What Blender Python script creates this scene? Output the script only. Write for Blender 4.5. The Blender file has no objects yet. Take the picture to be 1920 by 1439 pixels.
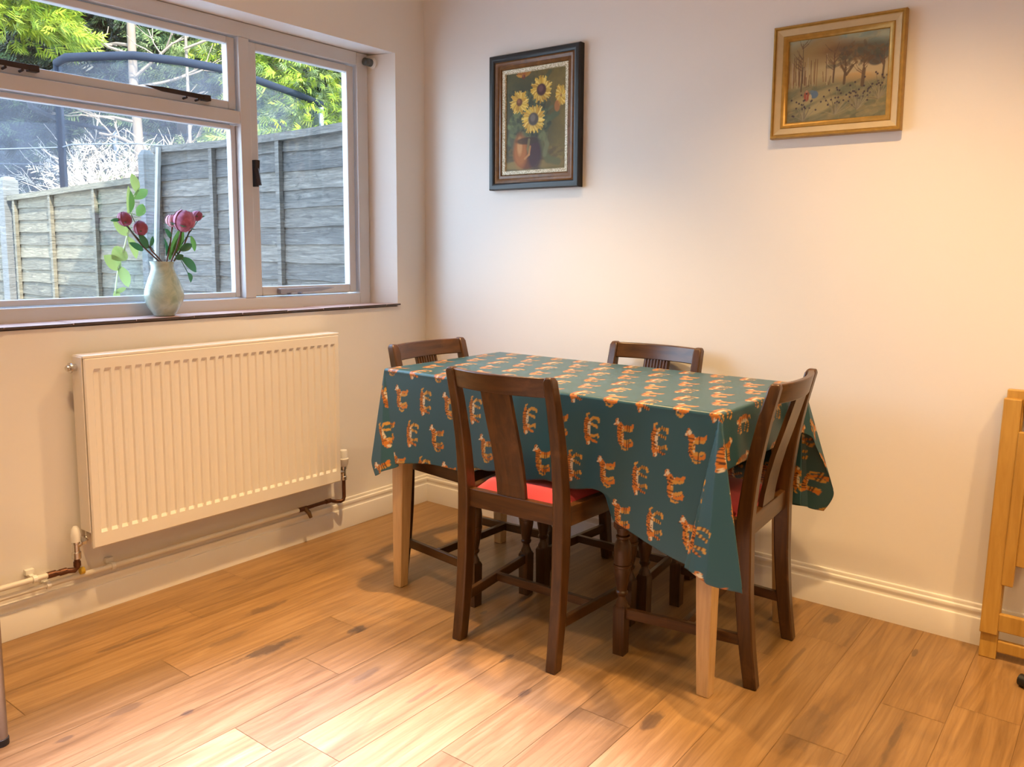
import bpy, bmesh, math, random
import numpy as np
from mathutils import Vector, Matrix, noise as mnoise
PI = math.pi
rnd = random.Random(7)
SC = bpy.context.scene
COL = SC.collection

# ------------------------------------------------------------------ camera
F_PX, YAW, PITCH, ROLL = 1524.23, -0.635127, -0.1155645, 0.0104767
PPX, PPY = 62.96, -69.25
CAM = Vector((2.65385, -2.67105, 1.1625))
fw = Vector((math.sin(YAW)*math.cos(PITCH), math.cos(YAW)*math.cos(PITCH), math.sin(PITCH)))
r0 = fw.cross(Vector((0, 0, 1))).normalized(); u0 = r0.cross(fw)
rr = r0*math.cos(ROLL)+u0*math.sin(ROLL); uu = -r0*math.sin(ROLL)+u0*math.cos(ROLL)
cd = bpy.data.cameras.new('camera'); cam = bpy.data.objects.new('camera', cd); COL.objects.link(cam)
M = Matrix((( rr.x, uu.x, -fw.x, CAM.x), (rr.y, uu.y, -fw.y, CAM.y), (rr.z, uu.z, -fw.z, CAM.z), (0, 0, 0, 1)))
cam.matrix_world = M
cd.sensor_width = 36; cd.lens = F_PX/1920*36
cd.shift_x = -PPX/1920; cd.shift_y = PPY/1920
cd.clip_start = .02; cd.clip_end = 200
SC.camera = cam

# ------------------------------------------------------------------ sky, sun, lamps, exposure
SC.view_settings.view_transform = 'Standard'; SC.view_settings.look = 'None'
SC.view_settings.gamma = 1; SC.view_settings.use_curve_mapping = False
SC.view_settings.exposure = 0.10
world = bpy.data.worlds.new('sky'); SC.world = world; world.use_nodes = True
wn = world.node_tree; wn.nodes.clear()
wtc = wn.nodes.new('ShaderNodeTexCoord'); wsx = wn.nodes.new('ShaderNodeSeparateXYZ'); wrp = wn.nodes.new('ShaderNodeValToRGB')
for el, (p, c) in zip(wrp.color_ramp.elements, ((0.0, (.74, .92, 1.10)), (.85, (.36, .58, 1.0)))): el.position = p; el.color = (*c, 1)
wn.links.new(wtc.outputs['Generated'], wsx.inputs[0]); wn.links.new(wsx.outputs[2], wrp.inputs[0])
bg = wn.nodes.new('ShaderNodeBackground'); bg.inputs[1].default_value = 10.0
wo = wn.nodes.new('ShaderNodeOutputWorld')
wn.links.new(wrp.outputs[0], bg.inputs[0]); wn.links.new(bg.outputs[0], wo.inputs[0])
sd = bpy.data.lights.new('sun', 'SUN'); sd.energy = 21.0; sd.angle = math.radians(.5); sd.color = (1, .95, .86)
sun = bpy.data.objects.new('sun', sd); COL.objects.link(sun)
sun.rotation_euler = Vector((-1, .28, -.95)).to_track_quat('-Z', 'Y').to_euler()
LAMP_COL = (1, .63, .28)
def downlight_or_fill(x, y, power, angle=112, blend=1.0):
    l = bpy.data.lights.new('downlight_or_fill', 'SPOT'); l.energy = power; l.color = LAMP_COL
    l.spot_size = math.radians(angle); l.spot_blend = blend; l.shadow_soft_size = .03
    o = bpy.data.objects.new('downlight_or_fill', l); COL.objects.link(o); o.location = (x, y, 2.44)
    return o
for (x, y, pw, an) in ((.88, -.78, 215, 84), (2.08, -.78, 158, 112), (.88, -1.95, 142, 86), (3.25, -.78, 132, 118), (3.25, -1.95, 95, 150), (2.3, -3.4, 90, 150), (3.6, -3.4, 70, 150)):  # widest beams: unseen fill, added to lift the shadows; the rest are ceiling lamps
    downlight_or_fill(x, y, pw, an)
o = downlight_or_fill(1.46, -1.88, 2400, 46, 1.0); o.data.color = (.48, .52, 1)  # unseen cool spot, added to make the pale glare on the floor

# ------------------------------------------------------------------ materials
def new_mat(name):
    m = bpy.data.materials.new(name); m.use_nodes = True
    nt = m.node_tree; b = nt.nodes['Principled BSDF']
    return m, nt, b
def N(nt, t, **kw):
    n = nt.nodes.new(t)
    for k, v in kw.items(): setattr(n, k, v)
    return n
def L(nt, a, b): nt.links.new(a, b)
def mixc(nt, fac, a, b, mode='MIX'):
    n = N(nt, 'ShaderNodeMix', data_type='RGBA', blend_type=mode)
    for i, v in ((0, fac), (6, a), (7, b)):
        if hasattr(v, 'links'): L(nt, v, n.inputs[i])
        elif i == 0: n.inputs[0].default_value = v
        else: n.inputs[i].default_value = (*v[:3], 1)
    return n.outputs[2]
def mth(nt, op, a, b=None, c=None, clamp=False):
    n = N(nt, 'ShaderNodeMath', operation=op); n.use_clamp = clamp
    for i, v in enumerate((a, b, c)):
        if v is None: continue
        if hasattr(v, 'links'): L(nt, v, n.inputs[i])
        else: n.inputs[i].default_value = v
    return n.outputs[0]
def ramp(nt, fac, stops):
    n = N(nt, 'ShaderNodeValToRGB'); e = n.color_ramp.elements
    while len(e) < len(stops): e.new(.5)
    for el, (p, c) in zip(e, stops): el.position = p; el.color = (*c[:3], 1)
    L(nt, fac, n.inputs[0]); return n.outputs[0]
def coords(nt, kind='Object', scale=(1, 1, 1), loc=(0, 0, 0)):
    tc = N(nt, 'ShaderNodeTexCoord'); mp = N(nt, 'ShaderNodeMapping')
    mp.inputs['Scale'].default_value = scale; mp.inputs['Location'].default_value = loc
    L(nt, tc.outputs[kind], mp.inputs[0]); return mp.outputs[0]
def noise(nt, vec, scale, detail=4, rough=.55, dist=0):
    n = N(nt, 'ShaderNodeTexNoise'); n.inputs['Scale'].default_value = scale; n.inputs['Detail'].default_value = detail
    n.inputs['Roughness'].default_value = rough; n.inputs['Distortion'].default_value = dist
    L(nt, vec, n.inputs['Vector']); return n.outputs['Fac']
def bump(nt, b, h, strength=.2, dist=.01):
    n = N(nt, 'ShaderNodeBump'); n.inputs['Strength'].default_value = strength; n.inputs['Distance'].default_value = dist
    L(nt, h, n.inputs['Height']); L(nt, n.outputs[0], b.inputs['Normal'])
def plain(name, col, rough=.5, metal=0, var=.12, scale=30, bmp=0, spec=None, sheen=0):
    m, nt, b = new_mat(name); v = coords(nt)
    f = noise(nt, v, scale)
    c = mixc(nt, f, [x*(1-var) for x in col], [min(1, x*(1+var)) for x in col])
    L(nt, c, b.inputs['Base Color']); b.inputs['Roughness'].default_value = rough; b.inputs['Metallic'].default_value = metal
    if spec is not None: b.inputs['Specular IOR Level'].default_value = spec
    if sheen: b.inputs['Sheen Weight'].default_value = sheen
    if bmp: bump(nt, b, f, bmp, .002)
    return m
def wood(name, dark, light, scale=(40, 40, 3), rough=.35, wear=None):
    m, nt, b = new_mat(name); v = coords(nt, scale=scale)
    f = noise(nt, v, 1.0, 6, .6, .6)
    c = ramp(nt, f, [(.3, dark), (.7, light)])
    if wear:
        w = noise(nt, coords(nt), 14, 5, .65)
        wf = mth(nt, 'MULTIPLY', ramp(nt, w, [(.6, (0, 0, 0)), (.78, (1, 1, 1))]), .5)
        c = mixc(nt, wf, c, wear)
    L(nt, c, b.inputs['Base Color']); b.inputs['Roughness'].default_value = rough
    bump(nt, b, f, .08, .002)
    return m
def attr_mat(name, rough=.4, bmp=0, spec=.5, coat=0):
    m, nt, b = new_mat(name); a = N(nt, 'ShaderNodeAttribute', attribute_name='pattern')
    L(nt, a.outputs['Color'], b.inputs['Base Color']); b.inputs['Roughness'].default_value = rough
    b.inputs['Specular IOR Level'].default_value = spec; b.inputs['Coat Weight'].default_value = coat
    if bmp: bump(nt, b, noise(nt, coords(nt), 160, 3), bmp, .002)
    return m

def wall_mat(name, col):
    m, nt, b = new_mat(name); v = coords(nt)
    f1 = noise(nt, v, 2.2, 3); f2 = noise(nt, v, 90, 5)
    c = mixc(nt, f1, [x*.975 for x in col], [x*1.01 for x in col])
    sc = noise(nt, coords(nt, scale=(3, 3, 9)), 4, 8, .7)      # faint scuffs
    c = mixc(nt, mth(nt, 'MULTIPLY', ramp(nt, sc, [(.66, (0, 0, 0)), (.75, (1, 1, 1))]), .10), c, (.55, .5, .44))
    L(nt, c, b.inputs['Base Color']); b.inputs['Roughness'].default_value = .75; b.inputs['Specular IOR Level'].default_value = .25
    bump(nt, b, f2, .06, .003)
    return m
WALL = wall_mat('wall_paint', (.80, .775, .735))
CEIL = plain('ceiling_paint', (.82, .81, .79), .9, var=.02)
TRIM = plain('white_gloss_paint', (.80, .78, .74), .32, var=.03, scale=8)
FRAME = plain('window_paint', (.60, .59, .59), .38, var=.03, scale=8)
RAD = plain('radiator_enamel', (.80, .76, .69), .3, var=.01, scale=5)
PLASTIC = plain('white_plastic', (.80, .79, .75), .4, var=.03)
CHROME = plain('chrome', (.62, .60, .57), .25, 1, var=.15, scale=60)
COPPER = plain('aged_copper', (.13, .055, .03), .4, .7, var=.5, scale=70)
BRASS = plain('brass', (.55, .38, .10), .4, .8, var=.3, scale=60)
PIPE = plain('painted_pipe', (.74, .70, .62), .4, var=.05)
IRON = plain('dark_bronze', (.045, .032, .03), .4, .6, var=.3)
STEEL = plain('satin_steel', (.30, .29, .32), .35, .8, var=.15)
BLACK = plain('black_plastic', (.012, .012, .012), .45, var=.3)
DW = ((.030, .0118, .0034), (.088, .036, .0085)); DWE = (.15, .065, .02)
DWOOD = wood('dark_oak', *DW, (45, 45, 4), .30, DWE)
DWOODX = wood('dark_oak_across', *DW, (4, 45, 45), .30, DWE)
DWOODY = wood('dark_oak_along', *DW, (45, 4, 45), .30, DWE)
PWOOD = wood('pale_oak', (.47, .29, .12), (.62, .41, .19), (60, 60, 5), .45)
BEECH = wood('varnished_beech', (.40, .215, .040), (.53, .31, .068), (60, 60, 4), .4)
CUSH = plain('red_fabric', (.43, .028, .038), .85, var=.18, scale=300, bmp=.2, sheen=.3)
CUSHPIPE = plain('worn_fabric_edge', (.55, .45, .40), .8)
GOLD = plain('gilt_wood', (.40, .235, .05), .38, .35, var=.35, scale=50)
CREAMF = plain('cream_gesso', (.52, .40, .22), .6, var=.12, scale=25)
BLACKF = plain('black_lacquer', (.008, .007, .007), .42, var=.3)
BROWNF = wood('brown_frame', (.105, .042, .009), (.21, .092, .02), (30, 30, 30), .4)
def slip_mat():
    m, nt, b = new_mat('speckled_gilt_slip'); f = noise(nt, coords(nt), 260, 2)
    L(nt, ramp(nt, f, [(.38, (.28, .22, .10)), (.5, (.62, .56, .38)), (.62, (.75, .70, .56))]), b.inputs['Base Color'])
    b.inputs['Roughness'].default_value = .5; return m
SLIP = slip_mat()
CLOTHM = attr_mat('oilcloth', .36, .02, .5)
OILP = attr_mat('oil_paint', .55, .25, .3)
BACKING = plain('backing_board', (.16, .11, .06), .8)

def glass_mat():
    m, nt, b = new_mat('window_glass'); nt.nodes.remove(b)
    t = N(nt, 'ShaderNodeBsdfTransparent'); t.inputs[0].default_value = (.96, .98, .97, 1)
    g = N(nt, 'ShaderNodeBsdfGlossy'); g.inputs['Roughness'].default_value = .02
    ge = N(nt, 'ShaderNodeNewGeometry'); dt = N(nt, 'ShaderNodeVectorMath', operation='DOT_PRODUCT')
    L(nt, ge.outputs['Incoming'], dt.inputs[0]); L(nt, ge.outputs['Normal'], dt.inputs[1])
    om = mth(nt, 'SUBTRACT', 1.0, mth(nt, 'ABSOLUTE', dt.outputs['Value']), clamp=True)      # Schlick reflectance, same on both faces
    mx = N(nt, 'ShaderNodeMixShader'); L(nt, mth(nt, 'ADD', mth(nt, 'MULTIPLY', mth(nt, 'POWER', om, 5.0), .6), .035), mx.inputs[0])
    L(nt, t.outputs[0], mx.inputs[1]); L(nt, g.outputs[0], mx.inputs[2])
    L(nt, mx.outputs[0], nt.nodes['Material Output'].inputs[0]); return m
GLASS = glass_mat()
def net_mat():
    m, nt, b = new_mat('mesh_netting'); v = coords(nt)
    f = noise(nt, v, 3, 4)
    L(nt, mixc(nt, f, (.055, .066, .092), (.085, .10, .135)), b.inputs['Base Color']); b.inputs['Roughness'].default_value = .8
    L(nt, mth(nt, 'ADD', mth(nt, 'MULTIPLY', f, .30), .12), b.inputs['Alpha']); return m
NET = net_mat()
FOAM = plain('blue_grey_foam', (0.0098, 0.014, 0.0238), .8, var=.2, scale=12, spec=.15)
STEELP = plain('galvanised_pole', (.35, .37, .40), .5, .3)
def fence_mat(name, a, b_, seed):
    m, nt, b = new_mat(name); v = coords(nt, scale=(1.6, 1, 16), loc=(seed, 0, 0))
    f = noise(nt, v, 3, 7, .65, 1.5); k = noise(nt, coords(nt, scale=(1, 1, 2), loc=(seed, 3, 0)), 5, 3, .5, 2.5)
    c = ramp(nt, f, [(.25, a), (.7, b_)])
    c = mixc(nt, mth(nt, 'MULTIPLY', ramp(nt, k, [(.62, (0, 0, 0)), (.72, (1, 1, 1))]), .55), c, (.022, .018, .014))
    ge = N(nt, 'ShaderNodeNewGeometry'); c = mixc(nt, 1.0, c, mixc(nt, ge.outputs['Random Per Island'], (.62, .64, .68), (1.3, 1.26, 1.2)), 'MULTIPLY')
    st = noise(nt, coords(nt, scale=(1, 1, 7), loc=(seed*2, 0, 0)), 2.2, 4, .6, 3.0)
    c = mixc(nt, mth(nt, 'MULTIPLY', ramp(nt, st, [(.58, (0, 0, 0)), (.7, (1, 1, 1))]), .45), c, [x*1.5 for x in b_])
    L(nt, c, b.inputs['Base Color']); b.inputs['Roughness'].default_value = .85; bump(nt, b, f, .9, .02); return m
FENCE = fence_mat('weathered_larch', (0.0351, 0.02992, 0.0252), (0.1534, 0.1333, 0.112), 1.3)
FENCE2 = fence_mat('weathered_larch_warm', (0.045, 0.0377, 0.0234), (0.1625, 0.1404, 0.0962), 7.7)
POST = fence_mat('weathered_post', (0.092, 0.09, 0.08125), (0.1437, 0.141, 0.1313), 4.2)
def leaf_mat(name, a, b_, trans=.35, rough=.55):
    m, nt, b = new_mat(name); oi = N(nt, 'ShaderNodeNewGeometry')
    c = mixc(nt, oi.outputs['Random Per Island'], a, b_)
    L(nt, c, b.inputs['Base Color']); b.inputs['Roughness'].default_value = rough
    tr = N(nt, 'ShaderNodeBsdfTranslucent'); L(nt, c, tr.inputs[0]); mx = N(nt, 'ShaderNodeMixShader'); mx.inputs[0].default_value = trans
    L(nt, b.outputs[0], mx.inputs[1]); L(nt, tr.outputs[0], mx.inputs[2]); L(nt, mx.outputs[0], nt.nodes['Material Output'].inputs[0]); return m
LEAF_Y = leaf_mat('yellow_green_foliage', (.09, .17, .008), (.34, .38, .03))
LEAF_G = leaf_mat('grey_green_foliage', (0.03042, 0.06084, 0.02574), (0.142, 0.1966, 0.07293))
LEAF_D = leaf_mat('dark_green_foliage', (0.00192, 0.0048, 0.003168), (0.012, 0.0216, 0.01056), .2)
LEAF_L = leaf_mat('pale_green_foliage', (0.072, 0.12, 0.03), (0.216, 0.252, 0.102))
LEAF_F = leaf_mat('flower_leaf', (.05, .16, .03), (.16, .32, .07), .3, .4)
LEAF_B = leaf_mat('flower_leaf_dark', (.02, .09, .035), (.05, .17, .06), .25, .35)
LEAF_V = leaf_mat('vine_leaf', (0.165, 0.225, 0.0375), (0.27, 0.315, 0.0975), .5)
STEM = plain('peony_stem', (.12, .055, .035), .5, var=.3)
VSTEM = plain('vine_stem', (.45, .50, .25), .6)
BARK = plain('pale_bark', (0.162, 0.1215, 0.09), .9, var=.35, scale=12, bmp=.4)
TWIGD = plain('brown_twig', (.20, .15, .11), .9, var=.3, scale=6)
TWIG = plain('dry_twig', (0.828, 0.7085, 0.558), .9, var=.2, scale=6)
BARKD = plain('brown_bark', (.12, .075, .05), .9, var=.4, scale=12)
def petal_mat():
    m, nt, b = new_mat('peony_petal'); f = noise(nt, coords(nt), 45, 3)
    L(nt, ramp(nt, f, [(.35, (.30, .055, .13)), (.6, (.50, .14, .26)), (.8, (.66, .34, .44))]), b.inputs['Base Color'])
    b.inputs['Roughness'].default_value = .6; b.inputs['Sheen Weight'].default_value = .3; return m
PETAL = petal_mat()
PETALD = plain('peony_bud_petal', (.30, .07, .12), .6, var=.55, scale=60)
PETALL = plain('pale_petal', (.70, .36, .44), .6, var=.25, scale=60)
def vase_mat():
    m, nt, b = new_mat('celadon_glaze'); v = coords(nt); f = noise(nt, v, 22, 4, .6, 1.2)
    L(nt, ramp(nt, f, [(.3, (.27, .37, .32)), (.62, (.42, .50, .42))]), b.inputs['Base Color'])
    b.inputs['Roughness'].default_value = .18; b.inputs['Coat Weight'].default_value = .4; bump(nt, b, f, .25, .006); return m
VASE = vase_mat()
def tile_mat():
    m, nt, b = new_mat('quarry_tile'); f = noise(nt, coords(nt), 9, 5)
    L(nt, ramp(nt, f, [(.3, (.42, .25, .20)), (.7, (.58, .40, .33))]), b.inputs['Base Color'])
    b.inputs['Roughness'].default_value = .42; b.inputs['Specular IOR Level'].default_value = .9; return m
TILE = tile_mat()
TILE_EDGE = plain('tile_edge', (.06, .045, .045), .5)
GROUND = plain('garden_ground', (.50, .48, .45), .95, var=.4, scale=3)
RENDER = plain('house_render', (.55, .52, .48), .9)

KNOTS = [(.67, -1.326, .030, .10, .9), (.778, -1.094, .025, .04, .9), (.423, -1.174, .022, .09, .6), (.655, -1.75, .016, .06, .5), (.792, -1.649, .012, .02, .8),
         (1.006, -1.265, .018, .07, .5), (1.197, -1.221, .01, .06, .4), (1.254, -.944, .015, .03, .7), (1.740, -.965, .022, .055, .8), (1.922, -.112, .028, .045, .6),
         (1.917, -.47, .008, .16, .45), (2.246, -.70, .010, .13, .5), (2.06, -.76, .045, .13, .35), (.668, -1.888, .01, .025, .6), (2.186, -.187, .008, .03, .7), (1.006, -.76, .01, .02, .7),
         (1.41, -1.06, .012, .03, .7), (.30, -1.52, .015, .12, .5), (.52, -1.36, .015, .09, .45)]
def floor_mat():
    m, nt, b = new_mat('oak_planks')
    at = N(nt, 'ShaderNodeAttribute', attribute_name='plank')
    sep = N(nt, 'ShaderNodeSeparateColor'); L(nt, at.outputs['Color'], sep.inputs[0])
    tone, off = sep.outputs[0], sep.outputs[1]
    tc = N(nt, 'ShaderNodeTexCoord'); sx = N(nt, 'ShaderNodeSeparateXYZ'); L(nt, tc.outputs['Object'], sx.inputs[0])
    cb = N(nt, 'ShaderNodeCombineXYZ')
    L(nt, mth(nt, 'ADD', sx.outputs[0], mth(nt, 'MULTIPLY', off, 37)), cb.inputs[0])
    L(nt, mth(nt, 'ADD', sx.outputs[1], mth(nt, 'MULTIPLY', off, 91)), cb.inputs[1])
    L(nt, mth(nt, 'MULTIPLY', off, 13), cb.inputs[2])
    def stretched(sxx, syy):
        mp = N(nt, 'ShaderNodeMapping'); mp.inputs['Scale'].default_value = (sxx, syy, 1); L(nt, cb.outputs[0], mp.inputs[0]); return mp.outputs[0]
    g1 = noise(nt, stretched(26, 2.0), 1, 7, .62, 1.1)
    g2 = noise(nt, stretched(170, 6), 1, 4, .6, .3)
    g3 = noise(nt, stretched(5, .9), 1, 3, .5, 1.5)
    wv = N(nt, 'ShaderNodeTexWave', wave_type='BANDS', bands_direction='X'); wv.inputs['Scale'].default_value = 5; wv.inputs['Distortion'].default_value = 14
    wv.inputs['Detail'].default_value = 3; wv.inputs['Detail Scale'].default_value = .7; L(nt, stretched(3.2, .55), wv.inputs[0])
    c = ramp(nt, g1, [(.25, (.115, .055, .016)), (.5, (.235, .127, .043)), (.78, (.36, .217, .088))])
    c = mixc(nt, mth(nt, 'MULTIPLY', ramp(nt, wv.outputs[1], [(.0, (1, 1, 1)), (.25, (0, 0, 0))]), .22), c, (.10, .043, .013))
    c = mixc(nt, mth(nt, 'MULTIPLY', g2, .35), c, (.36, .215, .090))
    c = mixc(nt, mth(nt, 'MULTIPLY', ramp(nt, g3, [(.58, (0, 0, 0)), (.75, (1, 1, 1))]), .45), c, (.095, .045, .016))
    # per plank tone
    tv_ = mth(nt, 'ADD', .80, mth(nt, 'MULTIPLY', tone, .42)); tcb = N(nt, 'ShaderNodeCombineColor')
    for q in range(3): L(nt, tv_, tcb.inputs[q])
    c = mixc(nt, 1.0, c, tcb.outputs[0], 'MULTIPLY')
    # knots
    dn = noise(nt, coords(nt, scale=(30, 12, 1)), 1, 4, .6)
    tot = None; ring = None
    for (kx, ky, rx, ry, s) in KNOTS:
        a = mth(nt, 'POWER', mth(nt, 'DIVIDE', mth(nt, 'SUBTRACT', sx.outputs[0], kx), rx), 2)
        d = mth(nt, 'POWER', mth(nt, 'DIVIDE', mth(nt, 'SUBTRACT', sx.outputs[1], ky), ry), 2)
        q = mth(nt, 'ADD', mth(nt, 'ADD', a, d), mth(nt, 'MULTIPLY', mth(nt, 'SUBTRACT', dn, .5), 3.2))
        w = mth(nt, 'MULTIPLY', mth(nt, 'MULTIPLY', mth(nt, 'SUBTRACT', 1.0, q), 1.8, clamp=True), s)
        tot = w if tot is None else mth(nt, 'MAXIMUM', tot, w)
    c = mixc(nt, mth(nt, 'MULTIPLY', tot, .8), c, (.050, .034, .026))
    L(nt, c, b.inputs['Base Color'])
    L(nt, mth(nt, 'ADD', mth(nt, 'MULTIPLY', g2, .10), .27), b.inputs['Roughness'])
    b.inputs['Specular IOR Level'].default_value = .5
    bump(nt, b, mth(nt, 'ADD', g2, mth(nt, 'MULTIPLY', g1, .6)), .10, .002)
    return m
FLOOR = floor_mat()

# ------------------------------------------------------------------ mesh helpers
class MB:
    def __init__(s): s.v = []; s.f = []
    def add(s, vs, fs):
        o = len(s.v); s.v += [tuple(v) for v in vs]; s.f += [tuple(i+o for i in f) for f in fs]; return s
    def box(s, x0, x1, y0, y1, z0, z1):
        if x0 > x1: x0, x1 = x1, x0
        if y0 > y1: y0, y1 = y1, y0
        if z0 > z1: z0, z1 = z1, z0
        return s.add([(x0, y0, z0), (x1, y0, z0), (x1, y1, z0), (x0, y1, z0), (x0, y0, z1), (x1, y0, z1), (x1, y1, z1), (x0, y1, z1)],
                     [(0, 3, 2, 1), (4, 5, 6, 7), (0, 1, 5, 4), (1, 2, 6, 5), (2, 3, 7, 6), (3, 0, 4, 7)])
    def bar(s, a, b, w, h, up=(0, 0, 1)):
        a, b = Vector(a), Vector(b); d = (b-a).normalized(); up = Vector(up)
        x = d.cross(up).normalized()*w/2; y = x.cross(d).normalized()*h/2
        vs = [a-x-y, a+x-y, a+x+y, a-x+y, b-x-y, b+x-y, b+x+y, b-x+y]
        return s.add(vs, [(0, 3, 2, 1), (4, 5, 6, 7), (0, 1, 5, 4), (1, 2, 6, 5), (2, 3, 7, 6), (3, 0, 4, 7)])
    def tube(s, pts, r, n=10, caps=True, closed=False):
        pts = [Vector(p) for p in pts]; R = r if isinstance(r, (list, tuple)) else [r]*len(pts)
        rings = []; nrm = None; K = len(pts)
        for i, p in enumerate(pts):
            if closed: t = pts[(i+1) % K]-pts[i-1]
            else: t = pts[min(i+1, K-1)]-pts[max(i-1, 0)]
            t.normalize()
            if nrm is None: nrm = t.orthogonal().normalized()
            nrm = (nrm-t*nrm.dot(t)); nrm = nrm.normalized() if nrm.length > 1e-6 else t.orthogonal().normalized()
            bn = t.cross(nrm)
            rings.append([p+(nrm*math.cos(2*PI*k/n)+bn*math.sin(2*PI*k/n))*R[i] for k in range(n)])
        vs = [v for rg in rings for v in rg]; fs = []
        for i in range(K if closed else K-1):
            j = (i+1) % K
            for k in range(n):
                fs.append((i*n+k, i*n+(k+1) % n, j*n+(k+1) % n, j*n+k))
        if caps and not closed: fs += [tuple(range(n-1, -1, -1)), tuple((K-1)*n+k for k in range(n))]
        return s.add(vs, fs)
    def lathe(s, prof, c=(0, 0, 0), n=24, axis='z', wob=None):
        vs = []; fs = []; c = Vector(c)
        for i, (r, h) in enumerate(prof):
            for k in range(n):
                a = 2*PI*k/n; q = r*(1+(wob(a, h) if wob else 0)); x, y = q*math.cos(a), q*math.sin(a)
                vs.append(c+Vector({'z': (x, y, h), 'y': (x, h, y), 'x': (h, x, y)}[axis]))
        for i in range(len(prof)-1):
            for k in range(n):
                fs.append((i*n+k, i*n+(k+1) % n, (i+1)*n+(k+1) % n, (i+1)*n+k))
        m = len(prof)-1
        fs += [tuple(range(n-1, -1, -1)), tuple(m*n+k for k in range(n))]
        return s.add(vs, fs)
    def sweep_rect(s, secs):
        """secs: list of (center, half_x, half_y) rectangular sections stacked in z"""
        vs = []; fs = []
        for (c, hx, hy) in secs:
            x, y, z = c; vs += [(x-hx, y-hy, z), (x+hx, y-hy, z), (x+hx, y+hy, z), (x-hx, y+hy, z)]
        for i in range(len(secs)-1):
            for k in range(4): fs.append((i*4+k, i*4+(k+1) % 4, i*4+4+(k+1) % 4, i*4+4+k))
        m = (len(secs)-1)*4
        fs += [(3, 2, 1, 0), (m, m+1, m+2, m+3)]
        return s.add(vs, fs)
    def prism(s, poly, a, b):
        """poly: list of Vector offsets; extruded from a to b"""
        a, b = Vector(a), Vector(b); n = len(poly)
        vs = [a+Vector(q) for q in poly]+[b+Vector(q) for q in poly]
        fs = [(i, (i+1) % n, n+(i+1) % n, n+i) for i in range(n)]+[tuple(range(n-1, -1, -1)), tuple(range(n, 2*n))]
        return s.add(vs, fs)
    def build(s, name, mat, parent=None, smooth=None, bevel=0, recalc=True):
        me = bpy.data.meshes.new(name); me.from_pydata(s.v, [], s.f); me.update()
        if recalc:
            bm = bmesh.new(); bm.from_mesh(me); bmesh.ops.recalc_face_normals(bm, faces=bm.faces); bm.to_mesh(me); bm.free()
        me.materials.append(mat)
        o = bpy.data.objects.new(name, me); COL.objects.link(o)
        if smooth is not None:
            me.shade_smooth()
            try: me.set_sharp_from_angle(angle=math.radians(smooth))
            except Exception: pass
        if bevel:
            b = o.modifiers.new('bevel', 'BEVEL'); b.width = bevel; b.segments = 2; b.limit_method = 'ANGLE'; b.angle_limit = math.radians(40)
        if parent is not None: o.parent = parent
        return o
def empty(name, loc=(0, 0, 0), rz=0):
    o = bpy.data.objects.new(name, None); COL.objects.link(o); o.location = loc; o.rotation_euler = (0, 0, rz); o.empty_display_size = .1; return o
def tag(o, label, cat, group=None, kind=None):
    o['label'] = label; o['category'] = cat
    if group: o['group'] = group
    if kind: o['kind'] = kind
    return o
def struct(o): o['kind'] = 'structure'; return o
def copy_tree(o, parent=None):
    c = o.copy(); COL.objects.link(c)
    if parent is not None: c.parent = parent
    for ch in list(o.children): copy_tree(ch, c)
    return c
def lerp(a, b, t): return a+(b-a)*t
def smooth01(x): x = max(0., min(1., x)); return x*x*(3-2*x)

# ================================================================== ROOM
# floor: each plank its own quad with tone and grain offset
def build_floor():
    vs, fs, cols = [], [], []
    W_ = .154; ends = {5: [-1.55], 6: [-1.08], 7: [-1.296], 8: [-1.615], 4: [-.42, -1.9], 3: [-1.335], 11: [-1.376], 14: [-.277+.004], 15: [-.815], 16: [-.53]}
    r = random.Random(3)
    for i in range(0, 29):
        x0 = .945+W_*(i-8); x1 = x0+W_
        es = sorted(ends.get(i, []), reverse=True)
        y = 0.0; cuts = [0.0]
        if es:
            cuts += es; y = es[-1]
        else:
            y = -r.uniform(.15, 1.2); cuts.append(y)
        while y > -4.6:
            y -= r.uniform(.95, 1.3); cuts.append(y)
        for a, b in zip(cuts[:-1], cuts[1:]):
            g = .0006
            o = len(vs); xa, xb = max(x0, 0)+g, x1-g
            if xb <= xa: continue
            vs += [(xa, b+g, 0), (xb, b+g, 0), (xb, a-g, 0), (xa, a-g, 0)]; fs.append((o, o+1, o+2, o+3))
            cols.append((r.random(), r.random(), r.random()))
    # dark sub-floor under the seams
    o = len(vs); vs += [(-.02, -4.6, -.0015), (4.4, -4.6, -.0015), (4.4, .02, -.0015), (-.02, .02, -.0015)]; fs.append((o, o+1, o+2, o+3)); cols.append((0, .3, 0))
    me = bpy.data.meshes.new('floor'); me.from_pydata(vs, [], fs); me.update()
    at = me.color_attributes.new('plank', 'FLOAT_COLOR', 'CORNER'); k = 0
    tone = {}
    for p in me.polygons:
        for li in p.loop_indices: at.data[li].color = (*cols[p.index], 1)
    me.materials.append(FLOOR); o = bpy.data.objects.new('floor', me); COL.objects.link(o); return struct(o)
build_floor()
struct(MB().box(-.25, 4.45, -4.85, .25, -.12, -.002).build('floor_slab', RENDER)).name = 'floor_2'
H_C = 2.45
struct(MB().box(-.25, 4.45, -4.85, .25, H_C, H_C+.2).build('ceiling', CEIL))
# wall_left with the window opening (y -2.42 .. -.173, z .92 .. 2.0) and splayed reveals
WY0, WY1, WZ0, WZ1 = -2.45, -.1735, .918, 2.0
XO = -.27
w = MB()
w.box(XO, 0, WY1, .25, 0, H_C); w.box(XO, 0, -4.85, WY0, 0, H_C)
w.box(XO, 0, WY0, WY1, 0, WZ0); w.box(XO, 0, WY0, WY1, WZ1, H_C)
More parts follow.
